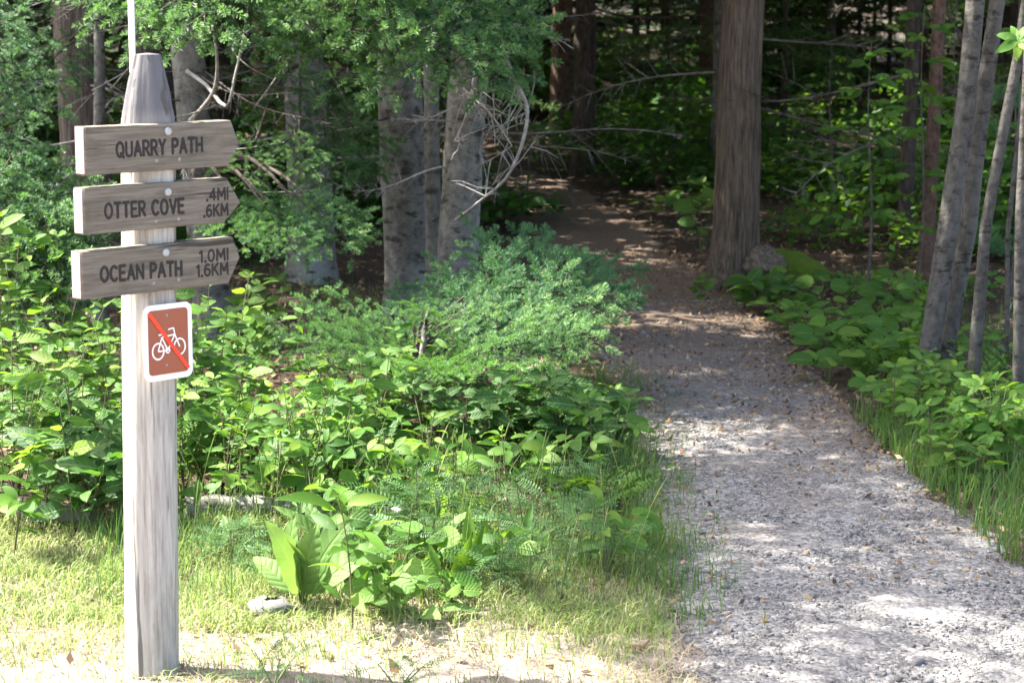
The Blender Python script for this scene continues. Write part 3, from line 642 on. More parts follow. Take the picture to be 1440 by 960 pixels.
# ------------------------------------------------------------------ trees
def trunk_mesh(name, path, radii, mat, sides=28, seed=1, amp=.06, nth=14, zf=4.0, flare=.5, flh=.16, lobes=4, dz=.05, ztop=None):
    """path: [(x, y, z)] local, radii at the same points"""
    P = np.array([tuple(p) for p in path], float); Rr = np.array(radii, float); zt = P[-1, 2]
    zs = np.concatenate([np.arange(-.12, min(zt, 3.0), dz), np.arange(3.0, zt, .35), [zt]]) if zt > 3 else np.arange(-.12, zt, dz)
    th = np.linspace(0, 2 * np.pi, sides, endpoint=False); V = []; ph = seed * 1.7
    for z in zs:
        cx, cy_ = np.interp(z, P[:, 2], P[:, 0]), np.interp(z, P[:, 2], P[:, 1]); R = np.interp(z, P[:, 2], Rr)
        zz = np.full(sides, max(z, 0))
        n = amp * vnoise(th / 6.2832, zz * zf, nth, 50, seed) + amp * .8 * vnoise(th / 6.2832, zz * 1.3, 6, 50, seed + 1) + amp * .5 * vnoise(th / 6.2832, zz * zf * 2.5, nth * 2, 50, seed + 2)
        f = flare * np.exp(-max(z, 0) / flh) * (.65 + .35 * np.cos(lobes * th + ph) + .25 * np.cos(th * 2 + ph * 2))
        rr = R * (1 + n + f); V.append(np.stack([cx + rr * np.cos(th), cy_ + rr * np.sin(th), np.full(sides, z)], 1))
    n = len(zs); F = [(i * sides + j, i * sides + (j + 1) % sides, (i + 1) * sides + (j + 1) % sides, (i + 1) * sides + j) for i in range(n - 1) for j in range(sides)]
    m = MB(); m.add(np.concatenate(V), F); return m.mesh(name, [M[mat]], smooth=True)
TREES = []
def tree_root(name, label, x, y, cat='tree', group=None):
    r = empty(name, (x, y, gz(x, y))); tag(r, label, cat, group); TREES.append((x, y)); return r
def tree(label, depth, pts, r, H, mat, crown='fir', z0=2.6, cs=1.0, name='fir_tree', group=None, seed=1, **k):
    """pts: picture points (low to high) that the trunk's axis passes through at this depth"""
    W3 = [at(px, py, depth) for px, py in pts]; a, b = W3[0], W3[-1]
    g0 = gz(a.x, depth); s = (W3[1] - W3[0]) / (W3[1].z - W3[0].z); base = W3[0] + s * (g0 - W3[0].z)
    root = tree_root(name, label, base.x, depth, group=group); bz = Vector((base.x, depth, g0)); root.location = bz
    loc = [Vector((0, 0, 0)) - s * .15] + [p - bz for p in W3]
    e = (W3[-1] - W3[-2]); e = e / e.z if abs(e.z) > .01 else Vector((0, 0, 1)); loc.append(loc[-1] + Vector((e.x * .6, 0, 1)) * 1.2); loc.append(loc[-1] + Vector((e.x * .1, 0, 1)) * (H - loc[-1].z))
    rad = [r * (1 - .75 * max(0, p.z) / H) for p in loc]; rad[-1] = r * .12
    obj('trunk', trunk_mesh('trunk', loc, rad, mat, seed=seed, **k), root)
    top = loc[-2]
    if crown == 'fir':
        me = FIRC[seed % 3]; sz = (H - z0 + .5) / 8.0
        obj('crown', me, root, Matrix.Translation((top.x, top.y, z0)) @ Matrix.Rotation(seed * 1.3, 4, 'Z') @ Matrix.Diagonal((cs, cs, sz, 1)))
    elif crown == 'broad':
        obj('crown', BROADC[seed % 2], root, Matrix.Translation((top.x, top.y, z0)) @ Matrix.Rotation(seed * 1.3, 4, 'Z') @ Matrix.Diagonal((cs, cs, (H - z0) / 4.0, 1)))
    return root, loc
def limb_bough(root, p_root, p_tip, mesh, fol=1.0, r0=.016, sag=.12, roll=0.0, name='bough'):
    """a limb from the trunk ending in a needle-covered bough of length fol"""
    o = Vector(root.location); a = Vector(p_root) - o; b = Vector(p_tip) - o; d = b - a; L = d.length; t0 = max(.0, 1 - fol / L)
    f = lambda t: a + d * t + Vector((0, 0, sag * L * math.sin(math.pi * min(1, t)) * .5))
    q0 = f(t0); x = b - q0
    m = MB(); m.tube([f(t) for t in np.linspace(0, t0 + (1 - t0) * .15, 7)], np.linspace(r0, .007, 7), 5, False)
    l = obj('limb', m.mesh('limb', [M['limb']], True), root)
    up = Vector((math.sin(roll) * .6, -.7, 1)).normalized()
    obj(name, mesh, root, frame_x(q0, x, up, x.length))
def dead(root, loc_z, ang, mesh, s=1.0, tilt=-.1, r=.1, xoff=0):
    Mx = Matrix.Translation((math.cos(ang) * r + xoff, math.sin(ang) * r, loc_z)) @ Matrix.Rotation(ang, 4, 'Z') @ Matrix.Rotation(tilt, 4, 'Y') @ Matrix.Rotation(R_(-1, 1), 4, 'X') @ Matrix.Diagonal((s, s, s, 1))
    obj('dead_branch', mesh, root, Mx)
rc = random.choice
# -- trunks on the near bank, left of the path
tA, lA = tree('stout grey fir trunk with spotted bark behind the low green boughs', 12.2, [(577, 420), (560, 100)], .135, 11, 'bark_fir', z0=3.4, cs=.55, seed=2, amp=.04)
tB, lB = tree('slim grey trunk squeezed between two stout fir trunks', 11.9, [(611, 400), (606, 90)], .048, 7, 'bark_fir', z0=4.2, cs=.5, seed=3, amp=.05, flare=.25)
tC, lC = tree('pale grey fir trunk behind a hoop of bare twigs', 11.4, [(640, 420), (650, 250), (664, 20)], .115, 10.5, 'bark_fir', z0=4.2, cs=.75, seed=5, amp=.07)
tD, lD = tree('grey fir trunk with flared foot right of the signpost boards', 13.9, [(437, 390), (437, 300), (425, 60)], .145, 12, 'bark_fir', z0=3.3, cs=.45, seed=7, amp=.05, flare=.35)
tE, lE = tree('leaning grey trunk directly behind the signpost', 11.6, [(302, 470), (262, 60)], .10, 10, 'bark_fir', z0=4.8, cs=.6, seed=8, amp=.04)
tF, lF = tree('deeply furrowed brown trunk left of the signpost', 12.5, [(138, 460), (110, 60)], .155, 12, 'bark_cedar', z0=3.4, cs=.5, seed=9, amp=.07, nth=26, zf=1.2)
tF2, _ = tree('narrow dark trunk seen behind the signpost tip', 14.5, [(212, 400), (205, 40)], .085, 10, 'bark_cedar', z0=3.0, seed=10, amp=.06, nth=20, zf=1.4)
# -- big tree by the bend
tG, lG = tree('big ribbed grey trunk with flared foot beside the path bend', 14.0, [(1031, 385), (1034, 330), (1040, 130), (1046, 0)], .152, 13, 'bark_big', z0=3.6, cs=1.15, name='cedar_tree', seed=11, sides=64, amp=.055, nth=34, zf=.9, flare=.55, flh=.17, lobes=3, dz=.03)
def lump(name, c, rad, mat, seed, parent, amp=.22, sq=(1, 1, 1), nu=22, nv=14):
    th = np.linspace(0, 2 * np.pi, nu, endpoint=False); V = []
    for i in range(nv + 1):
        ph = np.pi * i / nv; rr = rad * (1 + amp * vnoise(th / 6.2832, np.full(nu, i * .55), 7, 20, seed) + amp * .6 * vnoise(th / 6.2832, np.full(nu, i * 1.1), 13, 30, seed + 1))
        V.append(np.stack([rr * np.sin(ph) * np.cos(th) * sq[0], rr * np.sin(ph) * np.sin(th) * sq[1], rr * np.cos(ph) * sq[2]], 1))
    F = [(i * nu + j, i * nu + (j + 1) % nu, (i + 1) * nu + (j + 1) % nu, (i + 1) * nu + j) for i in range(nv) for j in range(nu)]
    m = MB(); m.add(np.concatenate(V) + np.array(tuple(c)), F); return obj(name, m.mesh(name, [M[mat]], smooth=True), parent)
gl = Vector(tG.location)
bl = at(1074, 374, 13.88) - gl
burl = lump('burl', bl, .125, 'burl', 4, tG, .16, (1.15, .8, 1.0), 36, 24); burl['label'] = 'knobbly grey burl bulging at the foot of the trunk'
mo = lump('mossy_root', at(1108, 388, 14.05) - gl, .22, 'moss', 6, tG, .18, (1.25, .8, .75)); mo['label'] = 'moss covered root mound beside the burl'
lump('root', at(1092, 400, 13.9) - gl + Vector((0, 0, -.05)), .13, 'bark_big', 9, tG, .3, (1.5, .8, .55))
lump('root', at(990, 402, 13.85) - gl + Vector((0, 0, -.03)), .09, 'bark_big', 10, tG, .25, (1.8, 1.2, .6))
# -- trunks further back
tH, _ = tree('dark straight trunk beside the far bend of the path', 21.0, [(820, 250), (823, 0)], .115, 12, 'bark_dark', z0=3.0, name='spruce_tree', seed=13, flare=.4, amp=.05)
tI, _ = tree('sun-speckled reddish trunk just left of the dark straight one', 24.0, [(786, 190), (792, 0)], .115, 12, 'bark_red', z0=3.0, name='spruce_tree', seed=14, amp=.06)
tR, _ = tree('short-looking reddish trunk behind the twin grey stems', 13.4, [(1300, 410), (1312, 200)], .048, 8, 'bark_red', z0=3.2, cs=.7, name='spruce_tree', seed=15, amp=.06)
tR2, _ = tree('dark slim trunk left of the twin grey stems', 15.5, [(1272, 330), (1282, 100)], .06, 9, 'bark_dark', z0=2.6, cs=.8, name='spruce_tree', seed=16)
# -- grey broadleaved stems at the right
tJ, _ = tree('thicker front stem of the twin leaning grey maples', 9.85, [(1303, 520), (1334, 320), (1357, 160), (1372, 0)], .051, 8.5, 'bark_maple', 'broad', 4.4, .8, 'maple_tree', seed=2, amp=.05, flare=.35)
tJ2, _ = tree('thinner rear stem of the twin leaning grey maples', 10.0, [(1328, 500), (1362, 320), (1381, 150), (1403, 0)], .043, 8, 'bark_maple', 'broad', 4.6, .7, 'maple_tree', seed=3, amp=.05, flare=.3)
tK, _ = tree('slim pale grey maple stem right of the twin stems', 9.5, [(1366, 560), (1386, 320), (1410, 190), (1434, 70)], .028, 7, 'bark_maple', 'broad', 4.2, .6, 'maple_tree', seed=4, amp=.06, flare=.25)
tL, _ = tree('grey stem cut by the right edge of the picture', 9.25, [(1432, 590), (1436, 300), (1446, 100)], .029, 7, 'bark_maple', 'broad', 4.4, .6, 'maple_tree', seed=5, amp=.05, flare=.25)
tM, _ = tree('pencil-thin grey sapling stem near the right edge', 10.6, [(1416, 540), (1417, 330), (1436, 150)], .014, 4, 'bark_maple', None, name='maple_sapling', seed=6, amp=.05, flare=.1, sides=10)
# -- trees left of the picture whose crowns shade the path
def simple_tree(label, x, y, r, H, mat, crown, z0, cs, name, group=None, seed=1, ndead=0, nbough=0, lean=0.0):
    root = tree_root(name, label, x, y, group=group)
    loc = [Vector((0, 0, 0)), Vector((lean * 2, 0, 2)), Vector((lean * 3, 0, H))]
    obj('trunk', trunk_mesh('trunk', loc, [r, r * .85, r * .15], mat, sides=14, seed=seed, amp=.07, dz=.12, flare=.4), root)
    if crown == 'fir': obj('crown', FIRC[seed % 3], root, Matrix.Translation((lean * 2.5, 0, z0)) @ Matrix.Rotation(seed * 2.1, 4, 'Z') @ Matrix.Diagonal((cs, cs, (H - z0 + .4) / 8, 1)))
    if crown == 'slim': obj('crown', BROADC[2 if y < 8.5 else 3], root, Matrix.Translation((0, 0, z0)) @ Matrix.Rotation(seed * 2.1, 4, 'Z') @ Matrix.Diagonal((cs, cs, 1, 1)))
    if crown == 'broad': obj('crown', BROADC[seed % 2], root, Matrix.Translation((lean * 2.5, 0, z0)) @ Matrix.Rotation(seed * 2.1, 4, 'Z') @ Matrix.Diagonal((cs, cs, (H - z0) / 4, 1)))
    for k in range(ndead): dead(root, R_(.35, 3.2), R_(0, 6.28), rc(DEAD), R_(.8, 1.5), R_(-.05, .3), r)
    for k in range(nbough):
        a = R_(0, 6.28); z = R_(.6, 3.0); Mx = Matrix.Translation((math.cos(a) * R_(.1, .8), math.sin(a) * R_(.1, .8), z)) @ Matrix.Rotation(a, 4, 'Z') @ Matrix.Rotation(R_(-.1, .3), 4, 'Y') @ Matrix.Scale(R_(.8, 1.3), 4)
        obj('bough', rc(BOUGH_FAR), root, Mx)
    return root
LT = [(-4.3, 13.2, 14, 'fir', 2.4, .65, 'conifer nearest the left edge, standing outside the picture'), (-6.6, 13.2, 15, 'fir', 2.5, 1.05, 'tall conifer well outside the left edge'),
      (-3.9, 15.4, 14, 'fir', 2.6, .8, 'conifer behind the one nearest the left edge'), (-5.4, 15.6, 15, 'fir', 2.6, 1.1, 'conifer deep in the woods outside the left edge'), (-8.0, 16.2, 15, 'fir', 2.8, 1.15, 'farthest conifer outside the left edge'),
      (-3.6, 7.95, 8.1, 'slim', 5.7, 1.0, 'slim broadleaved tree nearest the camera, outside the left edge'), (-3.2, 8.95, 8.3, 'slim', 5.9, .95, 'slim broadleaved tree behind the nearest one, outside the left edge')]
for i, (x, y, H, c, z0, cs, lab) in enumerate(LT):
    simple_tree(lab, x, y, .13, H, 'bark_fir' if c == 'fir' else 'bark_maple', c, z0, cs, 'fir_tree' if c == 'fir' else 'maple_tree', 'trees beyond the left edge', 20 + i)
# wall of spruces closing the view
YTR = trunk_mesh('trunk', [Vector((0, 0, 0)), Vector((0, 0, 4))], [.045, .01], 'bark_dark', sides=8, dz=.3)
# -- the dim forest behind
def where(px): return 'deep in the woods behind the signpost' if px < 520 else 'deep in the woods behind the fir trunks' if px < 760 else 'deep in the woods beyond the far bend' if px < 1010 else 'deep in the woods right of the big trunk' if px < 1300 else 'deep in the woods behind the grey stems'
rr = random.Random(5); n_ = 0; tries = 0
while n_ < 75 and tries < 4000:
    tries += 1; y = 14.5 + 30 * rr.random() ** .8; x = rr.uniform(-.34, .40) * y * 1.05
    px = 720 + x / y * 3000
    if abs(x - float(path_cx(y))) < float(path_hw(y)) + .5 and y < 28: continue
    if any((x - a) ** 2 + (y - b) ** 2 < 1.5 for a, b in TREES): continue
    if y < 24 and (740 < px < 1000 or 1085 < px < 1250) and rr.random() < .9: continue
    if y < 18 and 330 < px < 760: continue
    near = y < 22
    simple_tree('dim slender conifer trunk ' + where(px), x, y, rr.uniform(.05, .13), rr.uniform(8, 12), rc(['bark_dark', 'bark_red', 'bark_fir']), 'fir', rr.uniform(2.0, 3.0), rr.uniform(1.2, 1.6), 'spruce_tree', 'conifers ' + where(px), 40 + n_, 3, 5)
    n_ += 1
ys = random.Random(8); k_ = 0
while k_ < 105:
    y = 17 + 30 * ys.random() if k_ < 65 else 38 + 16 * ys.random(); x = ys.uniform(-.30, .32) * y; px = 720 + x / y * 3000
    if abs(x - float(path_cx(y))) < float(path_hw(y)) + 1.0 and y < 29: continue
    if y < 26 and 640 < px < 1000: continue
    if y < 19 and (330 < px < 760 or 980 < px < 1100): continue
    h = ys.uniform(2.2, 4.5); r0 = tree_root('young_spruce', 'dim young spruce ' + where(px), x, y, group='young spruces ' + where(px))
    sx = ys.uniform(.38, .6)
    if y > 38: h *= 1.7; sx *= 1.6
    obj('trunk', YTR, r0, Matrix.Diagonal((1, 1, h / 4, 1))); obj('crown', FIRC[k_ % 3], r0, Matrix.Translation((0, 0, ys.uniform(.1, .5))) @ Matrix.Rotation(k_ * 1.9, 4, 'Z') @ Matrix.Diagonal((sx, sx, h / 8, 1))); k_ += 1

def gp(px, py): return gnd(px, py)
# ------------------------------------------------------------------ boughs and dead branches on the near trees
def axis_at(root, loc, z):
    P = np.array([tuple(p) for p in loc]); return Vector(root.location) + Vector((np.interp(z, P[:, 2], P[:, 0]), np.interp(z, P[:, 2], P[:, 1]), z))
def boughs(root, loc, lst, meshes, whole=False):
    for i, (px, py, dep, zr, fol) in enumerate(lst):
        if whole: fol = max(fol, (at(px, py, dep) - axis_at(root, loc, zr)).length * .88)
        limb_bough(root, axis_at(root, loc, zr), at(px, py, dep), meshes[i % len(meshes)], fol, r0=.006 if whole else .013 + .004 * fol, sag=R_(.08, .16), roll=R_(-.5, .5))
lp = gp(606, 592); low = tree_root('young_fir', 'low spreading young fir with sunlit boughs beside the path', lp.x, lp.y)
ll = [Vector((0, 0, 0)), Vector((-.05, .04, .2)), Vector((-.02, .1, .42)), Vector((0, .1, .5))]
obj('trunk', trunk_mesh('trunk', ll, [.018, .016, .012, .004], 'bark_fir', sides=10, seed=12, flare=.2), low)
# low spreading young fir: bright front row, then darker upper rows
boughs(low, ll, [(385, 440, 9, 0.25, 1), (430, 470, 8.7, 0.23, 1), (480, 480, 8.5, 0.23, 0.95), (540, 500, 8.4, 0.21, 1), (610, 508, 8.3, 0.21, 1), (675, 505, 8.35, 0.2, 0.95), (735, 490, 8.4, 0.2, 1), (800, 478, 8.5, 0.21, 1), (838, 452, 8.8, 0.23, 1), (862, 420, 9.1, 0.25, 0.95),
                (455, 430, 9.1, 0.27, 0.9), (640, 462, 8.85, 0.25, 0.9), (600, 425, 8.75, .4, 1), (700, 430, 8.8, .4, 1)], BOUGH, True)
boughs(low, ll, [(872, 372, 9.5, 0.32, 1.1), (850, 345, 9.9, 0.35, 1), (800, 330, 10.1, 0.37, 1), (700, 380, 9.6, 0.31, 0.9), (590, 385, 9.7, 0.32, 0.9), (830, 395, 9.4, 0.3, 0.95), (560, 415, 9.4, 0.29, 0.8)], BOUGH_DK, True)
# upper sunlit boughs across the top of the picture
boughs(tC, lC, [(705, 100, 10.15, 2.3, 1.21), (660, 105, 9.95, 2.3, 0.99), (610, 75, 9.75, 2.35, 1.1), (560, 125, 9.85, 2.2, 0.99), (640, 40, 9.95, 2.5, 1.21), (585, 30, 9.65, 2.5, 1.1), (690, 60, 10.25, 2.45, 0.99)], BOUGH)
boughs(tA, lA, [(480, 90, 10.05, 2.3, 1.1), (540, 70, 9.95, 2.35, 1.1), (500, 30, 9.85, 2.5, 1.1), (440, 60, 10.15, 2.4, 0.99), (545, 10, 9.75, 2.6, 1.1), (460, 5, 9.95, 2.6, 1.1)], BOUGH)
boughs(tE, lE, [(200, 25, 9.65, 2.3, 1.1), (255, 45, 9.55, 2.3, 1.1), (315, 40, 9.65, 2.3, 1.1), (285, 15, 9.55, 2.45, 1.1), (360, 30, 9.95, 2.4, 0.99), (400, 55, 10.15, 2.3, 0.88), (225, -5, 9.65, 2.5, 1.1)], BOUGH)
for k in range(13):  # unseen boughs above the frame, added to shade the path
    r_, l_ = ((tC, lC), (tA, lA))[k % 2]
    limb_bough(r_, axis_at(r_, l_, R_(3.6, 4.5)), Vector((R_(-1.5, -.45), R_(8.9, 10.4), R_(3.4, 4.2))), BOUGH_FAR[k % 3], 1.2, .018)
# shaded middle boughs between the boards and the stout trunks
boughs(tD, lD, [(390, 170, 11.3, 1.75, .8), (475, 205, 11.2, 1.6, .8), (525, 245, 11.2, 1.5, .7), (470, 265, 11.0, 1.35, .8)], BOUGH_DK)
boughs(tD, lD, [(345, 245, 10.3, 1.4, .6), (420, 235, 10.6, 1.5, .5)], BOUGH)
boughs(tE, lE, [(345, 335, 9.3, .95, .7), (400, 338, 9.2, .95, .65), (455, 340, 9.3, .95, .7), (497, 335, 9.5, 1.0, .7), (425, 350, 9.2, .92, .5)], [BOUGH[0], BOUGH_DK[0], BOUGH[2]])
# fir foliage along the left edge
lf = tree_root('young_fir', 'young fir with layered boughs at the left edge of the picture', -2.75, 10.3)
lz = [Vector((0, 0, 0)), Vector((.05, 0, 1.5)), Vector((.05, 0, 3.4))]
obj('trunk', trunk_mesh('trunk', lz, [.05, .035, .008], 'bark_fir', sides=12, seed=3), lf)
boughs(lf, lz, [(25, 130, 9.6, 1.9, .8), (60, 160, 9.7, 1.7, .7), (30, 215, 9.4, 1.6, .8), (20, 290, 9.2, 1.35, .9), (75, 310, 9.2, 1.2, .9), (110, 360, 9.3, 1.0, .9), (50, 370, 9.0, .95, 1.0), (10, 330, 9.1, 1.1, .9), (90, 420, 9.0, .8, 1.0), (30, 440, 8.9, .7, 1.0), (125, 400, 9.2, .8, .9), (70, 470, 8.9, .6, .9), (15, 60, 9.6, 2.1, .7)], [BOUGH_DK[0], BOUGH[1], BOUGH_DK[1], BOUGH_DK[2], BOUGH[3]])
yf = tree_root('young_fir', 'young dark fir half hidden behind the top board', -2.35, 12.0)
obj('trunk', trunk_mesh('trunk', lz, [.04, .03, .008], 'bark_fir', sides=12, seed=4), yf)
boughs(yf, lz, [(40, 30, 11.3, 2.1, .8), (30, 150, 11.0, 1.7, .8), (155, 380, 11.0, .8, .9), (60, 330, 11.0, .9, .9)], BOUGH_DK)
# dead lower branches
for root, loc, n, zz, s in ((tE, lE, 19, (.7, 2.2), .9), (tF, lF, 17, (.5, 2.2), .9), (tD, lD, 16, (.5, 2.1), 1.0), (tA, lA, 15, (.6, 2.2), .8), (tC, lC, 11, (.6, 2.2), .8), (tB, lB, 5, (.8, 2.1), .6)):
    for k in range(n):
        z = R_(*zz); a = R_(-3.3, .2); p = axis_at(root, loc, z) - Vector(root.location); dead(root, z, a, rc(DEAD if k % 3 else DEAD_PALE), s * R_(.5, 1.0), R_(-.15, .25), .08, p.x)
for root in (tG,):
    for z, a in ((1.15, -.25), (1.6, .3), (1.4, 3.0)): dead(root, z, a, rc(DEAD), .9, R_(0, .2), .14)
for root in (tH, tI, tR, tR2):
    for k in range(6): dead(root, R_(.7, 2.8), R_(0, 6.28), rc(DEAD), R_(.9, 1.5), R_(0, .3), .1)
# hoop of bare twigs in front of the pale trunk
hoop = MB(); cl = Vector(tC.location); rh = random.Random(3)
def wpt(px, py, d): return at(px, py, d) - cl
def smooth(pts, n=26):
    P = np.array([tuple(p) for p in pts]); t = np.linspace(0, len(P) - 1, n); out = []
    for q in t:
        i = min(int(q), len(P) - 2); f = q - i; p0, p1, p2, p3 = P[max(i - 1, 0)], P[i], P[i + 1], P[min(i + 2, len(P) - 1)]
        out.append(.5 * ((2 * p1) + (-p0 + p2) * f + (2 * p0 - 5 * p1 + 4 * p2 - p3) * f * f + (-p0 + 3 * p1 - 3 * p2 + p3) * f ** 3))
    return out
main = smooth([wpt(672, 60, 11.25), wpt(695, 20, 10.9), wpt(703, 55, 10.6), wpt(722, 110, 10.5), wpt(741, 150, 10.5), wpt(735, 200, 10.5), wpt(712, 250, 10.6), wpt(672, 285, 10.8), wpt(640, 310, 11.1)])
hoop.tube(main, np.linspace(.014, .006, 26), 6)
sub = smooth([wpt(652, 125, 11.2), wpt(668, 140, 10.9), wpt(690, 160, 10.7), wpt(720, 205, 10.6)], 12); hoop.tube(sub, np.linspace(.008, .003, 12), 5)
sub2 = smooth([wpt(690, 40, 11.1), wpt(672, 80, 10.9), wpt(660, 150, 10.9), wpt(640, 200, 11.0)], 12); hoop.tube(sub2, np.linspace(.012, .006, 12), 5)
srcs = main[6:22] + sub + sub2
for k in range(58):
    p = np.array(rh.choice(srcs)); q = np.array(tuple(wpt(rh.uniform(645, 735), rh.uniform(110, 275), rh.uniform(10.4, 11.0)))) if k % 5 else np.array(tuple(wpt(rh.uniform(670, 765), rh.uniform(-20, 70), rh.uniform(10.4, 11.0))))
    d = q - p; L = np.linalg.norm(d); d = d / L + np.array([rh.uniform(-.9, .9), rh.uniform(-.5, .3), rh.uniform(-1.0, .5)]); d = d / np.linalg.norm(d); L = min(L, rh.uniform(.06, .26)); b = np.array([rh.uniform(-.4, .4) for _ in range(3)])
    tw = [p + d * L * t + b * L * t * t for t in (0, .35, .7, 1)]; hoop.tube(tw, np.array([.0042, .0034, .0026, .0014]), 3, False)
    for z in range(2):
        e = tw[rh.choice((1, 2))]; dd = d + np.array([rh.uniform(-1, 1) for _ in range(3)]); hoop.tube([e, e + dd * L * .25, e + dd * L * .42 + np.array([0, 0, -.02])], (.0025, .0018, .001), 3, False)
hb = obj('bare_twigs', hoop.mesh('bare_twigs', [M['palewig']], True), tC); hb['label'] = 'curved hoop of pale bare twigs'
# bowed pale dead limbs behind the boards
el_ = Vector(tE.location)
for pts, r0 in (([(262, 100), (290, 120), (318, 150), (330, 110), (345, 40), (350, 0)], .016), ([(268, 170), (300, 130), (305, 80), (295, 20)], .018), ([(400, 10), (330, 60), (345, 90), (385, 112)], .008), ([(300, 150), (270, 160), (245, 165)], .01), ([(360, 150), (385, 115), (410, 75)], .012), ([(250, 230), (290, 205), (330, 210), (400, 200)], .007), ([(400, 205), (345, 265), (440, 268)], .006)):
    bw = MB(); bw.tube(smooth([at(px, py, 11.5 - .6 * min(1, i_ / 2) + .1 * math.sin(px)) - el_ for i_, (px, py) in enumerate(pts)], 16), np.linspace(r0 * .8, r0 * .25, 16), 5); obj('dead_branch', bw.mesh('dead_branch', [M['palewig']], True), tE)
fl_ = Vector(tF.location)
for pts, r0 in (([(190, 85), (160, 120), (150, 128)], .006), ([(170, 235), (100, 245), (78, 262), (0, 250)], .009), ([(80, 262), (82, 240), (60, 300)], .006), ([(110, 198), (60, 205), (30, 195), (0, 205)], .006), ([(0, 25), (30, 10), (60, -20)], .014), ([(130, 128), (165, 108), (185, 95)], .005), ([(60, 330), (110, 325), (170, 345)], .005), ([(0, 233), (50, 240), (110, 228)], .006)):
    bw = MB(); bw.tube(smooth([at(px, py, 11.6 + .1 * math.sin(px)) - fl_ for px, py in pts], 14), np.linspace(r0, r0 * .3, 14), 5); obj('dead_branch', bw.mesh('dead_branch', [M['palewig']], True), tF)

# ------------------------------------------------------------------ plants
def leaf_at(root, mesh, p, d, s, roll=0.0, wild=False):
    up = Vector((R_(-1.2, 1.2), R_(-2.4, .6), .9)).normalized() if wild else Vector((R_(-.8, .8), R_(-1.9, .3), 1)).normalized()
    Mx = frame_x(p, d, up, s)
    if roll: Mx = Mx @ Matrix.Rotation(roll, 4, 'X')
    obj('leaf', mesh, root, Mx)
def shrub(name, label, loc, h, kind, nst=3, nleaf=7, group=None, size=1.0, spread=.35, mat='redstem', low=.3, cat='shrub'):
    root = empty(name, loc, 0); tag(root, label, cat, group); sb = MB(); meshes = LEAF[kind]
    for s in range(nst):
        a = R_(0, 6.28); hh = h * R_(.7, 1.1); lx, ly = math.cos(a) * spread * hh * R_(.3, 1), math.sin(a) * spread * hh * R_(.3, 1); c = R_(-.1, .1) * hh
        f = lambda t: Vector((lx * t + c * t * t, ly * t - c * t * (1 - t), hh * t * (1 - .08 * t)))
        sb.tube([f(t) - Vector((0, 0, .02 if t == 0 else 0)) for t in np.linspace(0, 1, 6)], np.linspace(.0035, .0012, 6), 4, False)
        for k in range(nleaf):
            t = low + (1 - low) * (k + R_(0, .6)) / nleaf; t = min(t, 1); aa = k * 2.4 + a + R_(-.4, .4); el2 = R_(-.25, .45)
            d = Vector((math.cos(aa) * math.cos(el2), math.sin(aa) * math.cos(el2), math.sin(el2))); p = f(t); q = p + d * R_(.012, .03)
            sb.tube([p, q], (.001, .0008), 3, False); leaf_at(root, rc(meshes), q, d, size * R_(.5, 1.25))
        for k in range(2):
            aa = a + k * 2.6 + R_(-.5, .5); leaf_at(root, rc(meshes), f(.985), Vector((math.cos(aa), math.sin(aa), R_(.0, .7))), size * R_(.45, .8))
    obj('stem', sb.mesh('stem', [M[mat]], True), root); return root
def umbrella(name, label, loc, h, kind, n=5, group=None, size=1.0, cat='plant'):
    """herb whose long stalks each carry one divided or round leaf held flat"""
    root = empty(name, loc); tag(root, label, cat, group); sb = MB()
    for k in range(n):
        a = k * 2.4 + R_(-.4, .4); hh = h * R_(.6, 1.1); r = h * R_(.15, .55); q = Vector((math.cos(a) * r, math.sin(a) * r, hh))
        sb.tube([Vector((0, 0, -.02)), Vector((q.x * .35, q.y * .35, hh * .65)), q], (.002, .0016, .001), 3, False)
        d = Vector((math.cos(a), math.sin(a), R_(-.25, .15))); leaf_at(root, rc(LEAF[kind]), q, d, size * R_(.75, 1.25))
    obj('stem', sb.mesh('stem', [M['stem']], True), root); return root
def rosette(name, label, loc, kind, n=5, size=1.0, group=None, el=(.35, 1.1), dirs=None, cat='plant'):
    root = empty(name, loc); tag(root, label, cat, group); sb = MB()
    for k in range(n):
        a = (dirs[k] if dirs else k * 2.4 + R_(-.3, .3)); e = R_(*el); d = Vector((math.cos(a) * math.cos(e), math.sin(a) * math.cos(e), math.sin(e)))
        sb.tube([Vector((0, 0, -.02)), d * .05], (.004, .003), 4, False); leaf_at(root, rc(LEAF[kind]), d * .045, d, size * R_(.7, 1.15))
    obj('stem', sb.mesh('stem', [M['stem']], True), root); return root
# dominant plants, each picked out
def P(fn, nm, lab, px, py, *a, **k): return fn(nm, lab, gp(px, py), *a, **k)
P(shrub, 'leafy_shrub', 'upright plant with tall pale stem and drooping leaves left of the post', 105, 745, .62, 'ovate', 1, 13, size=1.55, spread=.12, mat='stem', low=.15)
P(shrub, 'leafy_shrub', 'bright young leaves at the lower left edge of the picture', 18, 790, .42, 'tri', 2, 6, size=1.15, spread=.3)
P(shrub, 'leafy_shrub', 'small-leaved twiggy shrub touching the left side of the post', 165, 660, .75, 'round', 3, 14, size=.55, spread=.25)
P(shrub, 'leafy_shrub', 'leafy shrub pressed against the right side of the post', 285, 690, .62, 'ovate', 3, 9, size=1.1, spread=.3)
P(shrub, 'leafy_shrub', 'yellow-green broad-leaved shrub beside the brown sign', 305, 640, .72, 'dark', 3, 8, size=1.45, spread=.25)
P(shrub, 'leafy_shrub', 'pale bushy shrub under the left end of the low bough', 415, 690, .42, 'round', 5, 9, size=.95, spread=.4)
P(shrub, 'leafy_shrub', 'brown-stemmed shrub with sunlit crown under the low bough', 470, 700, .44, 'ovate', 4, 10, size=1.0, spread=.4)
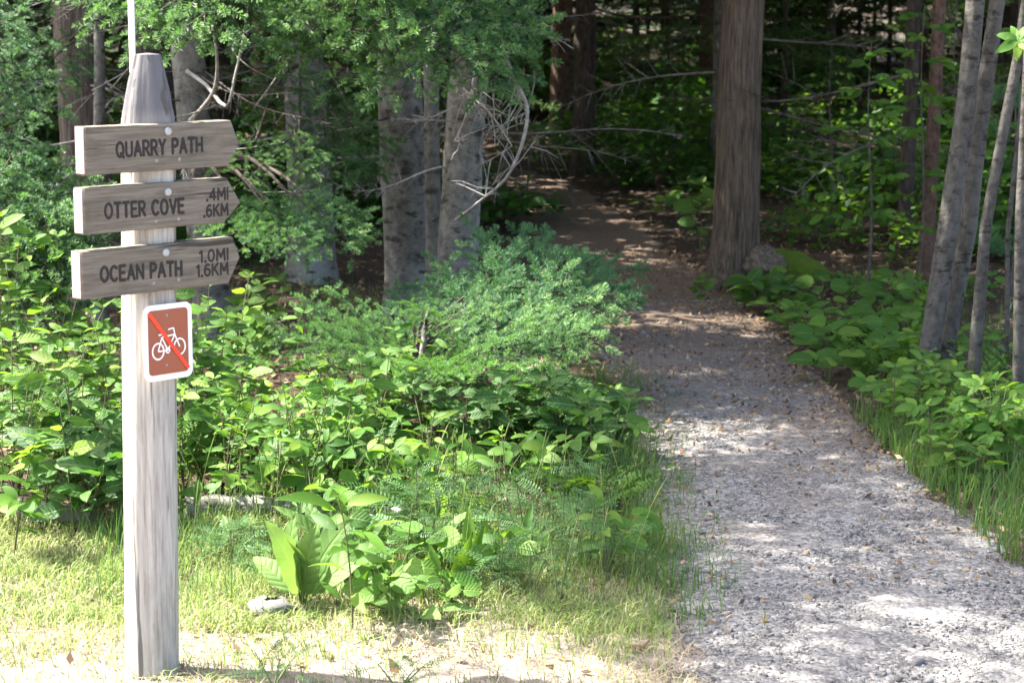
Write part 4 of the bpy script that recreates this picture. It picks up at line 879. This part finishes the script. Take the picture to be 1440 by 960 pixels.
P(umbrella, 'palmate_herb', 'five-fingered leafy herb between two thin brown stems', 432, 728, .27, 'five', 5, size=1.15)
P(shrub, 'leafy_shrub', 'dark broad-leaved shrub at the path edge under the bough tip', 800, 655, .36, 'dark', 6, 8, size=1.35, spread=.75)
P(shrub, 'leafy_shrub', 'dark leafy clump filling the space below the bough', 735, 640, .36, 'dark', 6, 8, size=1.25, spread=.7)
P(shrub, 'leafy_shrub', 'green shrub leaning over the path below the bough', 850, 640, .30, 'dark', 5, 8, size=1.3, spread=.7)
P(rosette, 'large_leaf_plant', 'plant with the biggest pale oval leaves right of the post', 425, 850, 'big', 8, 1.15, el=(.6, 1.35), dirs=[-1.6, -2.4, -.7, 1.4, 2.6, .3, -1.2, -2.0])
P(rosette, 'large_leaf_plant', 'pale plant with large leaves above the sunlit verge', 470, 800, 'big', 7, 1.0, el=(.6, 1.2))
P(rosette, 'large_leaf_plant', 'plant with long arching pale leaf in the verge centre', 610, 800, 'big', 4, .95, el=(.5, 1.1), dirs=[2.9, -.4, 1.9, .6])
P(rosette, 'large_leaf_plant', 'plant with broad leaf lying over the sunny grass', 585, 868, 'big', 3, .9, el=(.2, .6), dirs=[-.1, 2.6, -1.2])
P(rosette, 'strap_leaf_plant', 'tuft of upright strap leaves in the verge', 668, 815, 'blade', 4, 1.0, el=(1.0, 1.45))
P(shrub, 'lance_seedling', 'tall seedling with narrow lance leaves standing before the log', 496, 885, .50, 'lance', 1, 13, size=1.6, spread=.12, low=.25, cat='seedling')
P(shrub, 'vetch_plant', 'tall feathery vetch standing above the log', 570, 830, .36, 'vetch', 1, 9, size=1.0, spread=.15, mat='stem', cat='plant')
P(shrub, 'vetch_plant', 'branching vetch with bent green stem in the verge', 745, 800, .33, 'vetch', 2, 7, size=1.1, spread=.5, mat='stem', cat='plant')
P(shrub, 'vetch_plant', 'tallest feathery vetch beside the path', 826, 800, .38, 'vetch', 2, 8, size=1.15, spread=.25, mat='stem', cat='plant')
P(shrub, 'vetch_plant', 'low feathery vetch at the very bottom edge', 385, 968, .10, 'vetch', 3, 4, size=.8, spread=.9, mat='stem', cat='plant')
P(shrub, 'vetch_plant', 'small vetch sprig at the bottom right of the sandy strip', 560, 972, .09, 'vetch', 3, 4, size=.75, spread=.9, mat='stem', cat='plant')
P(shrub, 'leafy_seedling', 'small bright seedling before the foot of the big trunk', 985, 420, .16, 'round', 2, 6, size=1.2, spread=.5, cat='seedling')
P(umbrella, 'ground_plant', 'cluster of large pale leaves on the right path edge', 1165, 540, .16, 'round', 7, size=1.5)
P(shrub, 'leafy_shrub', 'low shrub with big leaves at the foot of the big trunk', 1065, 440, .26, 'dark', 5, 6, size=1.5, spread=.8)
# thin-stemmed saplings right of the big trunk
def sapling(label, px, py, h, kind='small', nb=14, size=1.0, tilt=0.0, spread=.5, low=.35, nl=7):
    loc = gp(px, py); root = empty('broadleaf_sapling', loc); tag(root, label, 'sapling'); sb = MB()
    f = lambda t: Vector((tilt * t * t * h + .02 * math.sin(6 * t), .02 * math.cos(5 * t), h * t))
    sb.tube([f(t) - Vector((0, 0, .03 if t == 0 else 0)) for t in np.linspace(0, 1, 12)], np.linspace(.011, .002, 12), 5, False)
    for b in range(nb):
        t = low + (1 - low) * b / nb; a = b * 2.4 + R_(-.5, .5); L = spread * R_(.5, 1.1) * (1.25 - t); p = f(t); d = Vector((math.cos(a), math.sin(a), R_(.0, .35)))
        g = lambda s: p + d * L * s + Vector((0, 0, -.18 * L * s * s))
        sb.tube([g(s) for s in (0, .5, 1)], (.003, .002, .001), 3, False)
        for k in range(nl):
            s = .25 + .75 * k / (nl - 1); a2 = a + (1 if k % 2 else -1) * R_(.4, 1.1); dd = Vector((math.cos(a2), math.sin(a2), R_(-.8, .3))); leaf_at(root, rc(LEAF[kind]), g(s), dd, size * R_(.6, 1.25), wild=True)
    obj('stem', sb.mesh('stem', [M['twig']], True), root); return root
sapling('slender sapling with sunlit leaf sprays right of the big trunk', 1218, 425, 1.55, nb=16, size=1.7, spread=.42, low=.25, nl=8)
sapling('leafy sapling standing behind the sunlit one', 1290, 420, 1.75, nb=18, size=1.7, spread=.5, low=.3, nl=8)
sapling('leafy sapling crowding the twin stems from behind', 1335, 400, 1.9, nb=18, size=1.7, spread=.5, low=.25, nl=8)
sapling('tall leafy sapling behind the slim pale stem', 1420, 430, 1.8, nb=14, size=1.3, spread=.5, low=.2, nl=7)
sapling('dim sapling in the shade near the reddish trunk', 1165, 350, 1.5, nb=12, size=1.3, spread=.6, low=.2, nl=6)
sapling('small sapling behind the bare twig hoop', 740, 285, 1.5, nb=10, size=1.2, spread=.5, low=.2, nl=6)
# maple twig reaching in at the upper right corner
ms = empty('maple_sapling', (1.52, 5.75, gz(1.52, 5.75))); tag(ms, 'maple sapling reaching its bright leaves into the upper right corner', 'sapling'); sb = MB()
o_ = Vector(ms.location); tipm = at(1432, 58, 5.6) - o_; sb.tube([Vector((0, 0, -.03)), Vector((.02, .02, .9)), Vector((.01, 0, 1.75)), Vector((.04, 0, 2.2))], (.009, .007, .005, .003), 6)
sb.tube([Vector((.012, 0, 1.6)), (tipm + Vector((.012, 0, 1.7))) / 2 + Vector((0, 0, .02)), tipm], (.003, .002, .0012), 4)
for i, (d, s) in enumerate([((-.75, -.2, -.35), .75), ((-.1, -.4, -.75), .6), ((.5, -.3, .2), .7)]): obj('leaf', LEAF['maple'][i % 2], ms, frame_x(tipm, Vector(d), Vector((.1, -.8, .6)), s))
for k in range(10):
    a = k * 2.4; d = Vector((abs(math.cos(a)) * .6 + .2, math.sin(a), R_(-.2, .3))); leaf_at(ms, rc(LEAF['maple']), Vector((.02, 0, 1.3 + k * .09)) + d * .05, d, R_(.7, 1))
obj('stem', sb.mesh('stem', [M['stem']], True), ms)
# white pine seedling at the right edge
pine = needles_mesh('pine_tufts', [(np.array([x, y, z]), np.array([x + dx, y + dy, z + .05]), .15) for x, y, z, dx, dy in [(R_(-.22, .15), R_(-.15, .15), R_(.5, 1.3), R_(-.06, .06), R_(-.06, .06)) for _ in range(16)]], [M['fir'], M['limb']], 1500, .095, .0022, None, 5)
pr = tree_root('pine_seedling', 'young pine with long soft needle tufts at the right edge', at(1432, 470, 10.8).x, 10.8); obj('needles', pine, pr)
mb = MB(); mb.tube([(0, 0, -.05), (.01, 0, .7), (0, 0, 1.4)], (.012, .009, .004), 6); obj('trunk', mb.mesh('trunk', [M['limb']], True), pr)
# the many smaller plants, zone by zone
ORD = 'first second third fourth fifth sixth seventh eighth ninth tenth eleventh twelfth thirteenth fourteenth fifteenth sixteenth seventeenth eighteenth nineteenth twentieth twenty-first twenty-second twenty-third twenty-fourth twenty-fifth twenty-sixth twenty-seventh twenty-eighth twenty-ninth thirtieth'.split()
def zone(n, x0, x1, y0, y1, label, group, fn, seed, rule=None):
    r = random.Random(seed); t = 0; got = []
    while len(got) < n and t < n * 20:
        t += 1; px, py = r.uniform(x0, x1), r.uniform(y0, y1); p = gp(px, py)
        if abs(p.x - float(path_cx(p.y))) < float(path_hw(p.y)) + .02: continue
        if rule and not rule(px, py): continue
        got.append((px, p))
    got.sort(key=lambda q: q[0])
    for k, (px, p) in enumerate(got):
        w_ = ('leftmost of its kind' if k == 0 else 'rightmost of its kind' if k == len(got) - 1 else ORD[k] + ' from left')
        fn('%s, %s' % (label, w_), p, group, r)
def f_shrub(kind, h0, h1, ns, nl, size, spread=.4, low=.25):
    return lambda lab, p, g, r: shrub('leafy_shrub', lab, p, r.uniform(h0, h1), kind, ns, nl, g, size * r.uniform(.85, 1.15), spread, low=low)
def f_umb(kind, h0, h1, n, size): return lambda lab, p, g, r: umbrella('ground_plant', lab, p, r.uniform(h0, h1), kind, n, g, size * r.uniform(.8, 1.2))
def f_vetch(h0, h1, ns=2, nl=6): return lambda lab, p, g, r: shrub('vetch_plant', lab, p, r.uniform(h0, h1), 'vetch', ns, nl, g, r.uniform(.8, 1.15), .5, 'stem', cat='plant')
zone(15, -20, 175, 570, 700, 'mixed green shrub in the thicket left of the post', 'thicket left of the post', f_shrub('ovate', .35, .7, 3, 8, 1.1), 1)
zone(6, -20, 170, 585, 640, 'tall leafy shrub rising above the thicket left of the post', 'tall shrubs left of the post', f_shrub('ovate', .75, 1.05, 3, 12, 1.1, .3, .3), 31)
zone(4, 262, 390, 590, 640, 'tall shrub rising just right of the post', 'tall shrubs right of the post', f_shrub('round', .55, .75, 3, 11, 1.0, .35, .3), 32)
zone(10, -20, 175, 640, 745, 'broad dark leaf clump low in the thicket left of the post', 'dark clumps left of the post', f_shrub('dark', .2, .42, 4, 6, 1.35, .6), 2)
zone(14, 255, 560, 590, 715, 'leafy shrub in the thicket between post and low bough', 'thicket right of the post', f_shrub('ovate', .2, .52, 3, 9, 1.0), 3)
zone(12, 260, 560, 640, 745, 'low three-leaved herb before the fallen log', 'three-leaved herbs by the log', f_umb('tri', .12, .25, 6, 1.0), 4)
zone(15, 520, 880, 600, 720, 'shaded leafy herb under the spreading bough', 'herbs under the spreading bough', f_umb('tri', .12, .28, 6, 1.1), 5)
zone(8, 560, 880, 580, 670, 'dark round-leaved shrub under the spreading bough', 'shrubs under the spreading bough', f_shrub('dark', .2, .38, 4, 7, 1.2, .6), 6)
zone(26, 540, 930, 700, 860, 'feathery vetch in the verge beside the path', 'vetch in the verge', f_vetch(.12, .28), 7, lambda x, y: x < 690 + (y - 560) * .95)
zone(24, 450, 900, 700, 870, 'low round-leaved herb in the verge beside the path', 'round-leaved herbs in the verge', f_umb('round', .06, .2, 7, .95), 8, lambda x, y: x < 680 + (y - 560) * .9)
zone(9, 450, 760, 780, 870, 'short strap-leaved tuft at the sunny edge of the verge', 'strap-leaved tufts in the verge', lambda lab, p, g, r: rosette('strap_leaf_plant', lab, p, 'blade', 4, r.uniform(.6, .9), g, (.5, 1.2)), 9)
zone(5, 200, 420, 770, 830, 'small fern-like sprig in the sunny grass near the post', 'sprigs in the sunny grass', f_vetch(.08, .16), 10)
zone(30, 1030, 1300, 405, 560, 'low broad-leaved plant on the shaded bank right of the path', 'low plants on the right bank', f_umb('round', .08, .2, 7, 1.35), 11, lambda x, y: x > 1000 + (y - 395) * 1.0)
zone(22, 1060, 1440, 420, 590, 'low leafy shrub on the shaded bank right of the path', 'low shrubs on the right bank', f_shrub('ovate', .12, .28, 4, 6, 1.1, .7), 12, lambda x, y: x > 1020 + (y - 395) * 1.05)
zone(16, 1200, 1440, 560, 690, 'bright leafy herb at the foot of the grey stems', 'herbs at the foot of the grey stems', f_umb('tri', .14, .3, 7, 1.05), 13)
zone(9, 1230, 1440, 580, 700, 'leafy shrub at the foot of the grey stems', 'shrubs at the foot of the grey stems', f_shrub('ovate', .2, .36, 3, 8, 1.0, .5), 14)
zone(8, 880, 1000, 290, 390, 'dim seedling in the shade behind the big trunk', 'dim seedlings behind the big trunk', f_umb('round', .15, .3, 6, 1.6), 15)
zone(5, 240, 520, 440, 560, 'shaded leafy plant at the foot of the fir trunks', 'plants at the fir feet', f_shrub('ovate', .2, .45, 3, 7, 1.3, .5), 16)
f_fern = lambda lab, p, g, r: rosette('fern', lab, p, 'fern', 6, r.uniform(.5, .85), g, (.5, 1.0), cat='fern')
zone(7, 560, 900, 640, 790, 'fern in the shaded verge beside the path', 'ferns in the verge', f_fern, 21)
zone(6, 1200, 1440, 520, 660, 'fern among the plants right of the path', 'ferns right of the path', f_fern, 22)
zone(10, 255, 600, 590, 720, 'bushy small-leaved shrub in the thicket right of the post', 'small-leaved shrubs right of the post', f_shrub('small', .22, .5, 5, 13, 1.1, .5, .2), 24)
zone(7, 0, 170, 600, 740, 'bushy small-leaved shrub in the thicket left of the post', 'small-leaved shrubs left of the post', f_shrub('small', .25, .6, 5, 12, 1.0, .5, .2), 25)
zone(9, 260, 900, 660, 820, 'slender seedling with narrow leaves in the verge', 'narrow-leaved seedlings in the verge', f_shrub('lance', .25, .45, 1, 9, .9, .2), 23)
# far understory: clumps with joined leaves
def clump_mesh(name, seed, n, h, R, size, mat):
    r = np.random.default_rng(seed); a = r.uniform(0, 6.28, n); q = R * np.sqrt(r.random(n)); C = np.stack([q * np.cos(a), q * np.sin(a), h * (r.random(n) ** .7) * (1.1 - .6 * q / R)], 1)
    V, F = sprig_cloud(C, r.normal(0, 1, (n, 3)) * np.array([1, 1, .35]), r, size, size * .33)
    return fast_mesh(name, V, F, [M[mat]])
CL = [clump_mesh('far_foliage_%d' % i, 80 + i, 260, (.55, .4, .8, 1.1)[i], (.6, .7, .5, .45)[i], .11, ('leaf_dark', 'leaf_dark', 'leaf_dark', 'leaf')[i]) for i in range(4)]
CST = MB()
for k in range(7):
    a = k * .9; CST.tube([(0, 0, -.05), (math.cos(a) * .12, math.sin(a) * .12, .3), (math.cos(a) * .25, math.sin(a) * .25, .5)], (.004, .003, .001), 3, False)
CST = CST.mesh('clump_stems', [M['redstem']])
rf = random.Random(11); nf = 0
while nf < 230:
    y = rf.uniform(14.5, 36) if nf < 130 else rf.uniform(14.5, 22); x = rf.uniform(-.28, .3) * y
    if abs(x - float(path_cx(y))) < float(path_hw(y)) + .35 and y < 28: continue
    px = 720 + x / y * 3000
    if y < 19 and 960 < px < 1100: continue
    if y < 17 and 330 < px < 700: continue
    if y < 21 and 1090 < px < 1340 and rf.random() < .55: continue
    wh = 'behind the fir trunks left of the path' if px < 700 else 'beyond the far bend of the path' if px < 1000 else 'between the big trunk and the twin grey stems' if px < 1320 else 'behind the grey stems at the right'
    root = empty('forest_shrub', (x, y, gz(x, y)), rf.uniform(0, 6.28)); tag(root, 'dim leafy shrub ' + wh, 'shrub', 'forest floor shrubs ' + wh); s = rf.uniform(.6, 1.3)
    obj('foliage', CL[nf % 4], root, Matrix.Diagonal((s, s, s * rf.uniform(.6, 1.1), 1))); obj('stem', CST, root, Matrix.Scale(s, 4)); nf += 1

# ------------------------------------------------------------------ logs and stones
def log(label, pts, r0, r1, seed, mat='logwood'):
    W3 = [gp(px, py) for px, py in pts]; base = W3[0].copy(); P_ = smooth([p - base + Vector((0, 0, r0 * .75)) for p in W3], 24); x = P_[-1] - P_[0]
    m = MB(); rr_ = np.linspace(r0, r1, 24) * (1 + .12 * np.sin(np.arange(24) * 1.7 + seed)); m.tube(P_, rr_, 14)
    V = np.concatenate(m.v); rg = np.random.default_rng(seed); m.v = [v + rg.normal(0, .0022, v.shape) for v in m.v]
    o = obj('fallen_log', m.mesh('fallen_log', [M[mat]])); o.location = base; tag(o, label, 'log'); return o
log('bleached fallen log behind the big pale leaves right of the post', [(262, 728), (330, 724), (420, 728), (500, 735), (565, 742)], .042, .036, 2)
log('grey fallen log lying in leaves left of the post', [(-30, 722), (40, 730), (130, 738)], .04, .03, 3)
log('thin pale stick leaning in the shade below the bough', [(588, 610), (600, 622), (612, 640)], .012, .009, 4)
def stone_mesh(name, seed, flat=.55):
    r = np.random.default_rng(seed); nu, nv = 9, 6; th = np.linspace(0, 2 * np.pi, nu, endpoint=False); V = []
    for i in range(nv + 1):
        ph = np.pi * i / nv; rr_ = 1 + .25 * r.uniform(-1, 1, nu) * (0 < i < nv); V.append(np.stack([rr_ * np.sin(ph) * np.cos(th), rr_ * np.sin(ph) * np.sin(th) * .75, flat * rr_ * np.cos(ph)], 1))
    F = [(i * nu + j, i * nu + (j + 1) % nu, (i + 1) * nu + (j + 1) % nu, (i + 1) * nu + j) for i in range(nv) for j in range(nu)]
    m = MB(); m.add(np.concatenate(V), F); return m.mesh(name, [M['stone']], True)
SM = [stone_mesh('stone_%d' % i, i) for i in range(4)]
for i, (px, py, s, lab) in enumerate([(380, 862, .075, 'flat pale stone in the sunny grass right of the post'), (960, 803, .02, 'leftmost pale stone at the left path edge'), (985, 805, .026, 'largest pale stone at the left path edge'), (1007, 808, .018, 'small pale stone lying third in the path edge row'), (1330, 828, .03, 'brown flat stone near the right side of the path'),
                                       (826, 540, .035, 'white stone at the path edge under the bough tip'), (905, 470, .03, 'stone on the sunlit path below the bend')]):
    p = gp(px, py); o = obj('stone', SM[i % 4]); o.location = p + Vector((0, 0, s * .2)); o.scale = (s, s, s * .8); o.rotation_euler = (0, 0, i * 1.3); tag(o, lab, 'stone')

# ------------------------------------------------------------------ grass, litter, gravel
def blades(name, label, pts, h, wd, mat, seed, lean=.45):
    r = np.random.default_rng(seed); N = len(pts); B = np.array(pts); a = r.uniform(0, 6.28, N); hh = h * r.uniform(.4, 1.15, N); D = np.stack([np.cos(a), np.sin(a), 0 * a], 1)
    ln = (lean * r.uniform(.1, 1.2, N))[:, None]; S = np.stack([-np.sin(a + r.normal(0, .5, N)), np.cos(a), 0 * a], 1) * (wd * r.uniform(.6, 1.2, N))[:, None]; U3 = np.array([0, 0, 1.])
    m1 = B + (U3 * .55 + D * ln * .3) * hh[:, None]; t1 = B + (U3 * (1 - .25 * ln) + D * ln) * hh[:, None]
    V = np.stack([B - S * .5, B + S * .5, m1 + S * .4, m1 - S * .4, t1], 1).reshape(-1, 3); o = np.arange(N) * 5
    F = np.concatenate([np.stack([o, o + 1, o + 2], 1), np.stack([o, o + 2, o + 3], 1), np.stack([o + 3, o + 2, o + 4], 1)])
    return tag(obj(name, fast_mesh(name, V, F, [M[mat]])), label, kind='stuff')
def scatter(n, x0, x1, y0, y1, seed, dens):
    r = np.random.default_rng(seed); out = []
    cl = [(r.uniform(x0, x1), r.uniform(y0, y1)) for _ in range(max(1, n // 28))]
    while len(out) < n:
        c = cl[r.integers(len(cl))]; x, y = (c[0] + r.normal(0, .07), c[1] + r.normal(0, .07)) if r.random() < .75 else (r.uniform(x0, x1), r.uniform(y0, y1))
        if r.random() < dens(x, y): out.append((x, y, gz(x, y) - .004))
    return out
pe = lambda x, y: abs(x - float(path_cx(y))) - float(path_hw(y))
blades('grass', 'short pale dry grass on the sunny strip round the signpost', scatter(36000, -2.6, .75, 5.2, 7.3, 1, lambda x, y: (.25 + .75 * (y > 6.0 - .1 * x)) * (x < .45) * (1 if y > 5.75 else .35) * (.5 + .5 * (math.sin(5.1 * x + 1.7 * math.sin(4 * y)) + math.sin(6.3 * y + 2 * math.sin(3.1 * x)) > -.25))), .065, .0042, 'grass', 1, 1.2)
blades('grass', 'longer green grass in the verge between log and path', scatter(4200, -1.4, .6, 6.4, 8.6, 2, lambda x, y: 1.0 * (pe(x, y) > -.02) * (x < .58)), .17, .0034, 'grass_deep', 2, .65)
blades('grass', 'green grass along the right edge of the path', scatter(6500, 1.4, 2.6, 6.3, 9.3, 3, lambda x, y: 1.0 * (pe(x, y) > -.05)), .17, .0052, 'grass_deep', 3, .6)
blades('grass', 'thin grass scattered through the shaded banks', scatter(4500, -3, 3, 8, 14, 4, lambda x, y: .9 * (pe(x, y) > .08)), .16, .0035, 'grass_deep', 4, .6)
blades('dry_thatch', 'flattened straw thatch over the sandy strip', scatter(14000, -2.6, .7, 5.2, 7.2, 8, lambda x, y: .9 * (x < .5)), .05, .0032, 'straw', 8, 3.2)
blades('grass', 'ragged grass fringe along the left path edge', scatter(2600, -.1, .75, 6.0, 10.5, 6, lambda x, y: math.exp(-abs(pe(x, y) - .02) / .09) * (x < 1)), .12, .0034, 'grass_deep', 6, .9)
# seed stalks of taller grass
r9 = random.Random(9); sm = MB()
for k in range(70):
    px, py = r9.uniform(260, 900), r9.uniform(700, 880)
    p = gp(px, py)
    if pe(p.x, p.y) < .02: continue
    h = r9.uniform(.22, .42); a = r9.uniform(0, 6.28); l = r9.uniform(.05, .35) * h; f = lambda t: p + Vector((math.cos(a) * l * t * t, math.sin(a) * l * t * t, h * t))
    sm.tube([f(t) for t in (0, .4, .75, .86, .93, 1)], (.0012, .001, .0009, .0026, .0022, .0004), 3, False)
tag(obj('grass_stalks', sm.mesh('grass_stalks', [M['grass']], True)), 'tall thin seed stalks rising from the verge grass', kind='stuff')
def litter(name, label, n, seed, region, size):
    r = np.random.default_rng(seed); out = []
    while len(out) < n:
        x, y = region(r); out.append((x, y, gz(x, y) + .008 + abs(r.normal(0, .006))))
    C = np.array(out); a = r.uniform(0, 6.28, n); D = np.stack([np.cos(a), np.sin(a), r.normal(0, .3, n)], 1)
    V, F = sprig_cloud(C, D, r, size, size * .3); V[2::4, 2] += r.normal(.006, .008, n)
    return tag(obj(name, fast_mesh(name, V, F, [M['litter']])), label, kind='stuff')
def reg1(r):
    while True:
        y = 5.6 + 14 * r.random() ** 1.1; x = r.uniform(-.27, .27) * y
        if pe(x, y) > -.04 and r.random() < .06 + .94 * min(1, max(0, (y - 6.6) / 1.0)): return x, y
litter('fallen_leaves', 'brown fallen leaves and needles littering the forest floor', 9000, 1, reg1, .045)
def reg2(r):
    while True:
        y = r.uniform(6, 16); x = float(path_cx(y)) + r.normal(0, .5) * 1.2; e = pe(x, y)
        if e < 0 and r.random() < (.12 + .88 * math.exp(e / .12)) * (.25 + .75 * min(1, max(0, (y - 7.5) / 3))): return x, y
litter('path_litter', 'brown leaf and needle litter strewn over the gravel', 2600, 2, reg2, .03)
def gravel(name, label, n, seed):
    r = np.random.default_rng(seed); y = 5.2 + 8 * r.random(n) ** 1.8; u_ = r.uniform(-1.04, 1.04, n); ex = r.random(n) < .1; u_[ex] *= 1 + np.abs(r.normal(0, .22, ex.sum())) * np.clip(7.4 - y[ex], .15, 1); x = path_cx(y) + path_hw(y) * u_
    s = .0031 * np.exp(r.normal(0, .45, n)); big = r.random(n) < .02; s[big] *= 2.2
    z = ground_z(x, y) + .006 - .012 * np.minimum(1, np.abs(u_)) ** 6
    ico = np.array([(0, 0, 1), (.894, 0, .447), (.276, .851, .447), (-.724, .526, .447), (-.724, -.526, .447), (.276, -.851, .447), (.724, .526, -.447), (-.276, .851, -.447), (-.894, 0, -.447), (-.276, -.851, -.447), (.724, -.526, -.447)])
    ff = np.array([(0, 1, 2), (0, 2, 3), (0, 3, 4), (0, 4, 5), (0, 5, 1), (1, 6, 2), (2, 6, 7), (2, 7, 3), (3, 7, 8), (3, 8, 4), (4, 8, 9), (4, 9, 5), (5, 9, 10), (5, 10, 1), (1, 10, 6)])
    V = ico[None] * r.uniform(.6, 1.35, (n, 11, 1)) * np.stack([np.ones(n), r.uniform(.55, 1, n), r.uniform(.4, .8, n)], 1)[:, None] * s[:, None, None]
    a = r.uniform(0, 6.28, n); c, sn = np.cos(a)[:, None], np.sin(a)[:, None]; vx, vy = V[:, :, 0].copy(), V[:, :, 1].copy(); V[:, :, 0] = vx * c - vy * sn; V[:, :, 1] = vx * sn + vy * c
    V += np.stack([x, y, z + s * .15], 1)[:, None]; F = ff[None] + (np.arange(n) * 11)[:, None, None]
    return tag(obj(name, fast_mesh(name, V.reshape(-1, 3), F.reshape(-1, 3), [M['stone']])), label, kind='stuff')
gravel('gravel', 'loose grey crushed stones covering the path', 36000, 1)
print('objects', len(bpy.data.objects), 'tris', sum(len(m.polygons) for m in bpy.data.meshes))
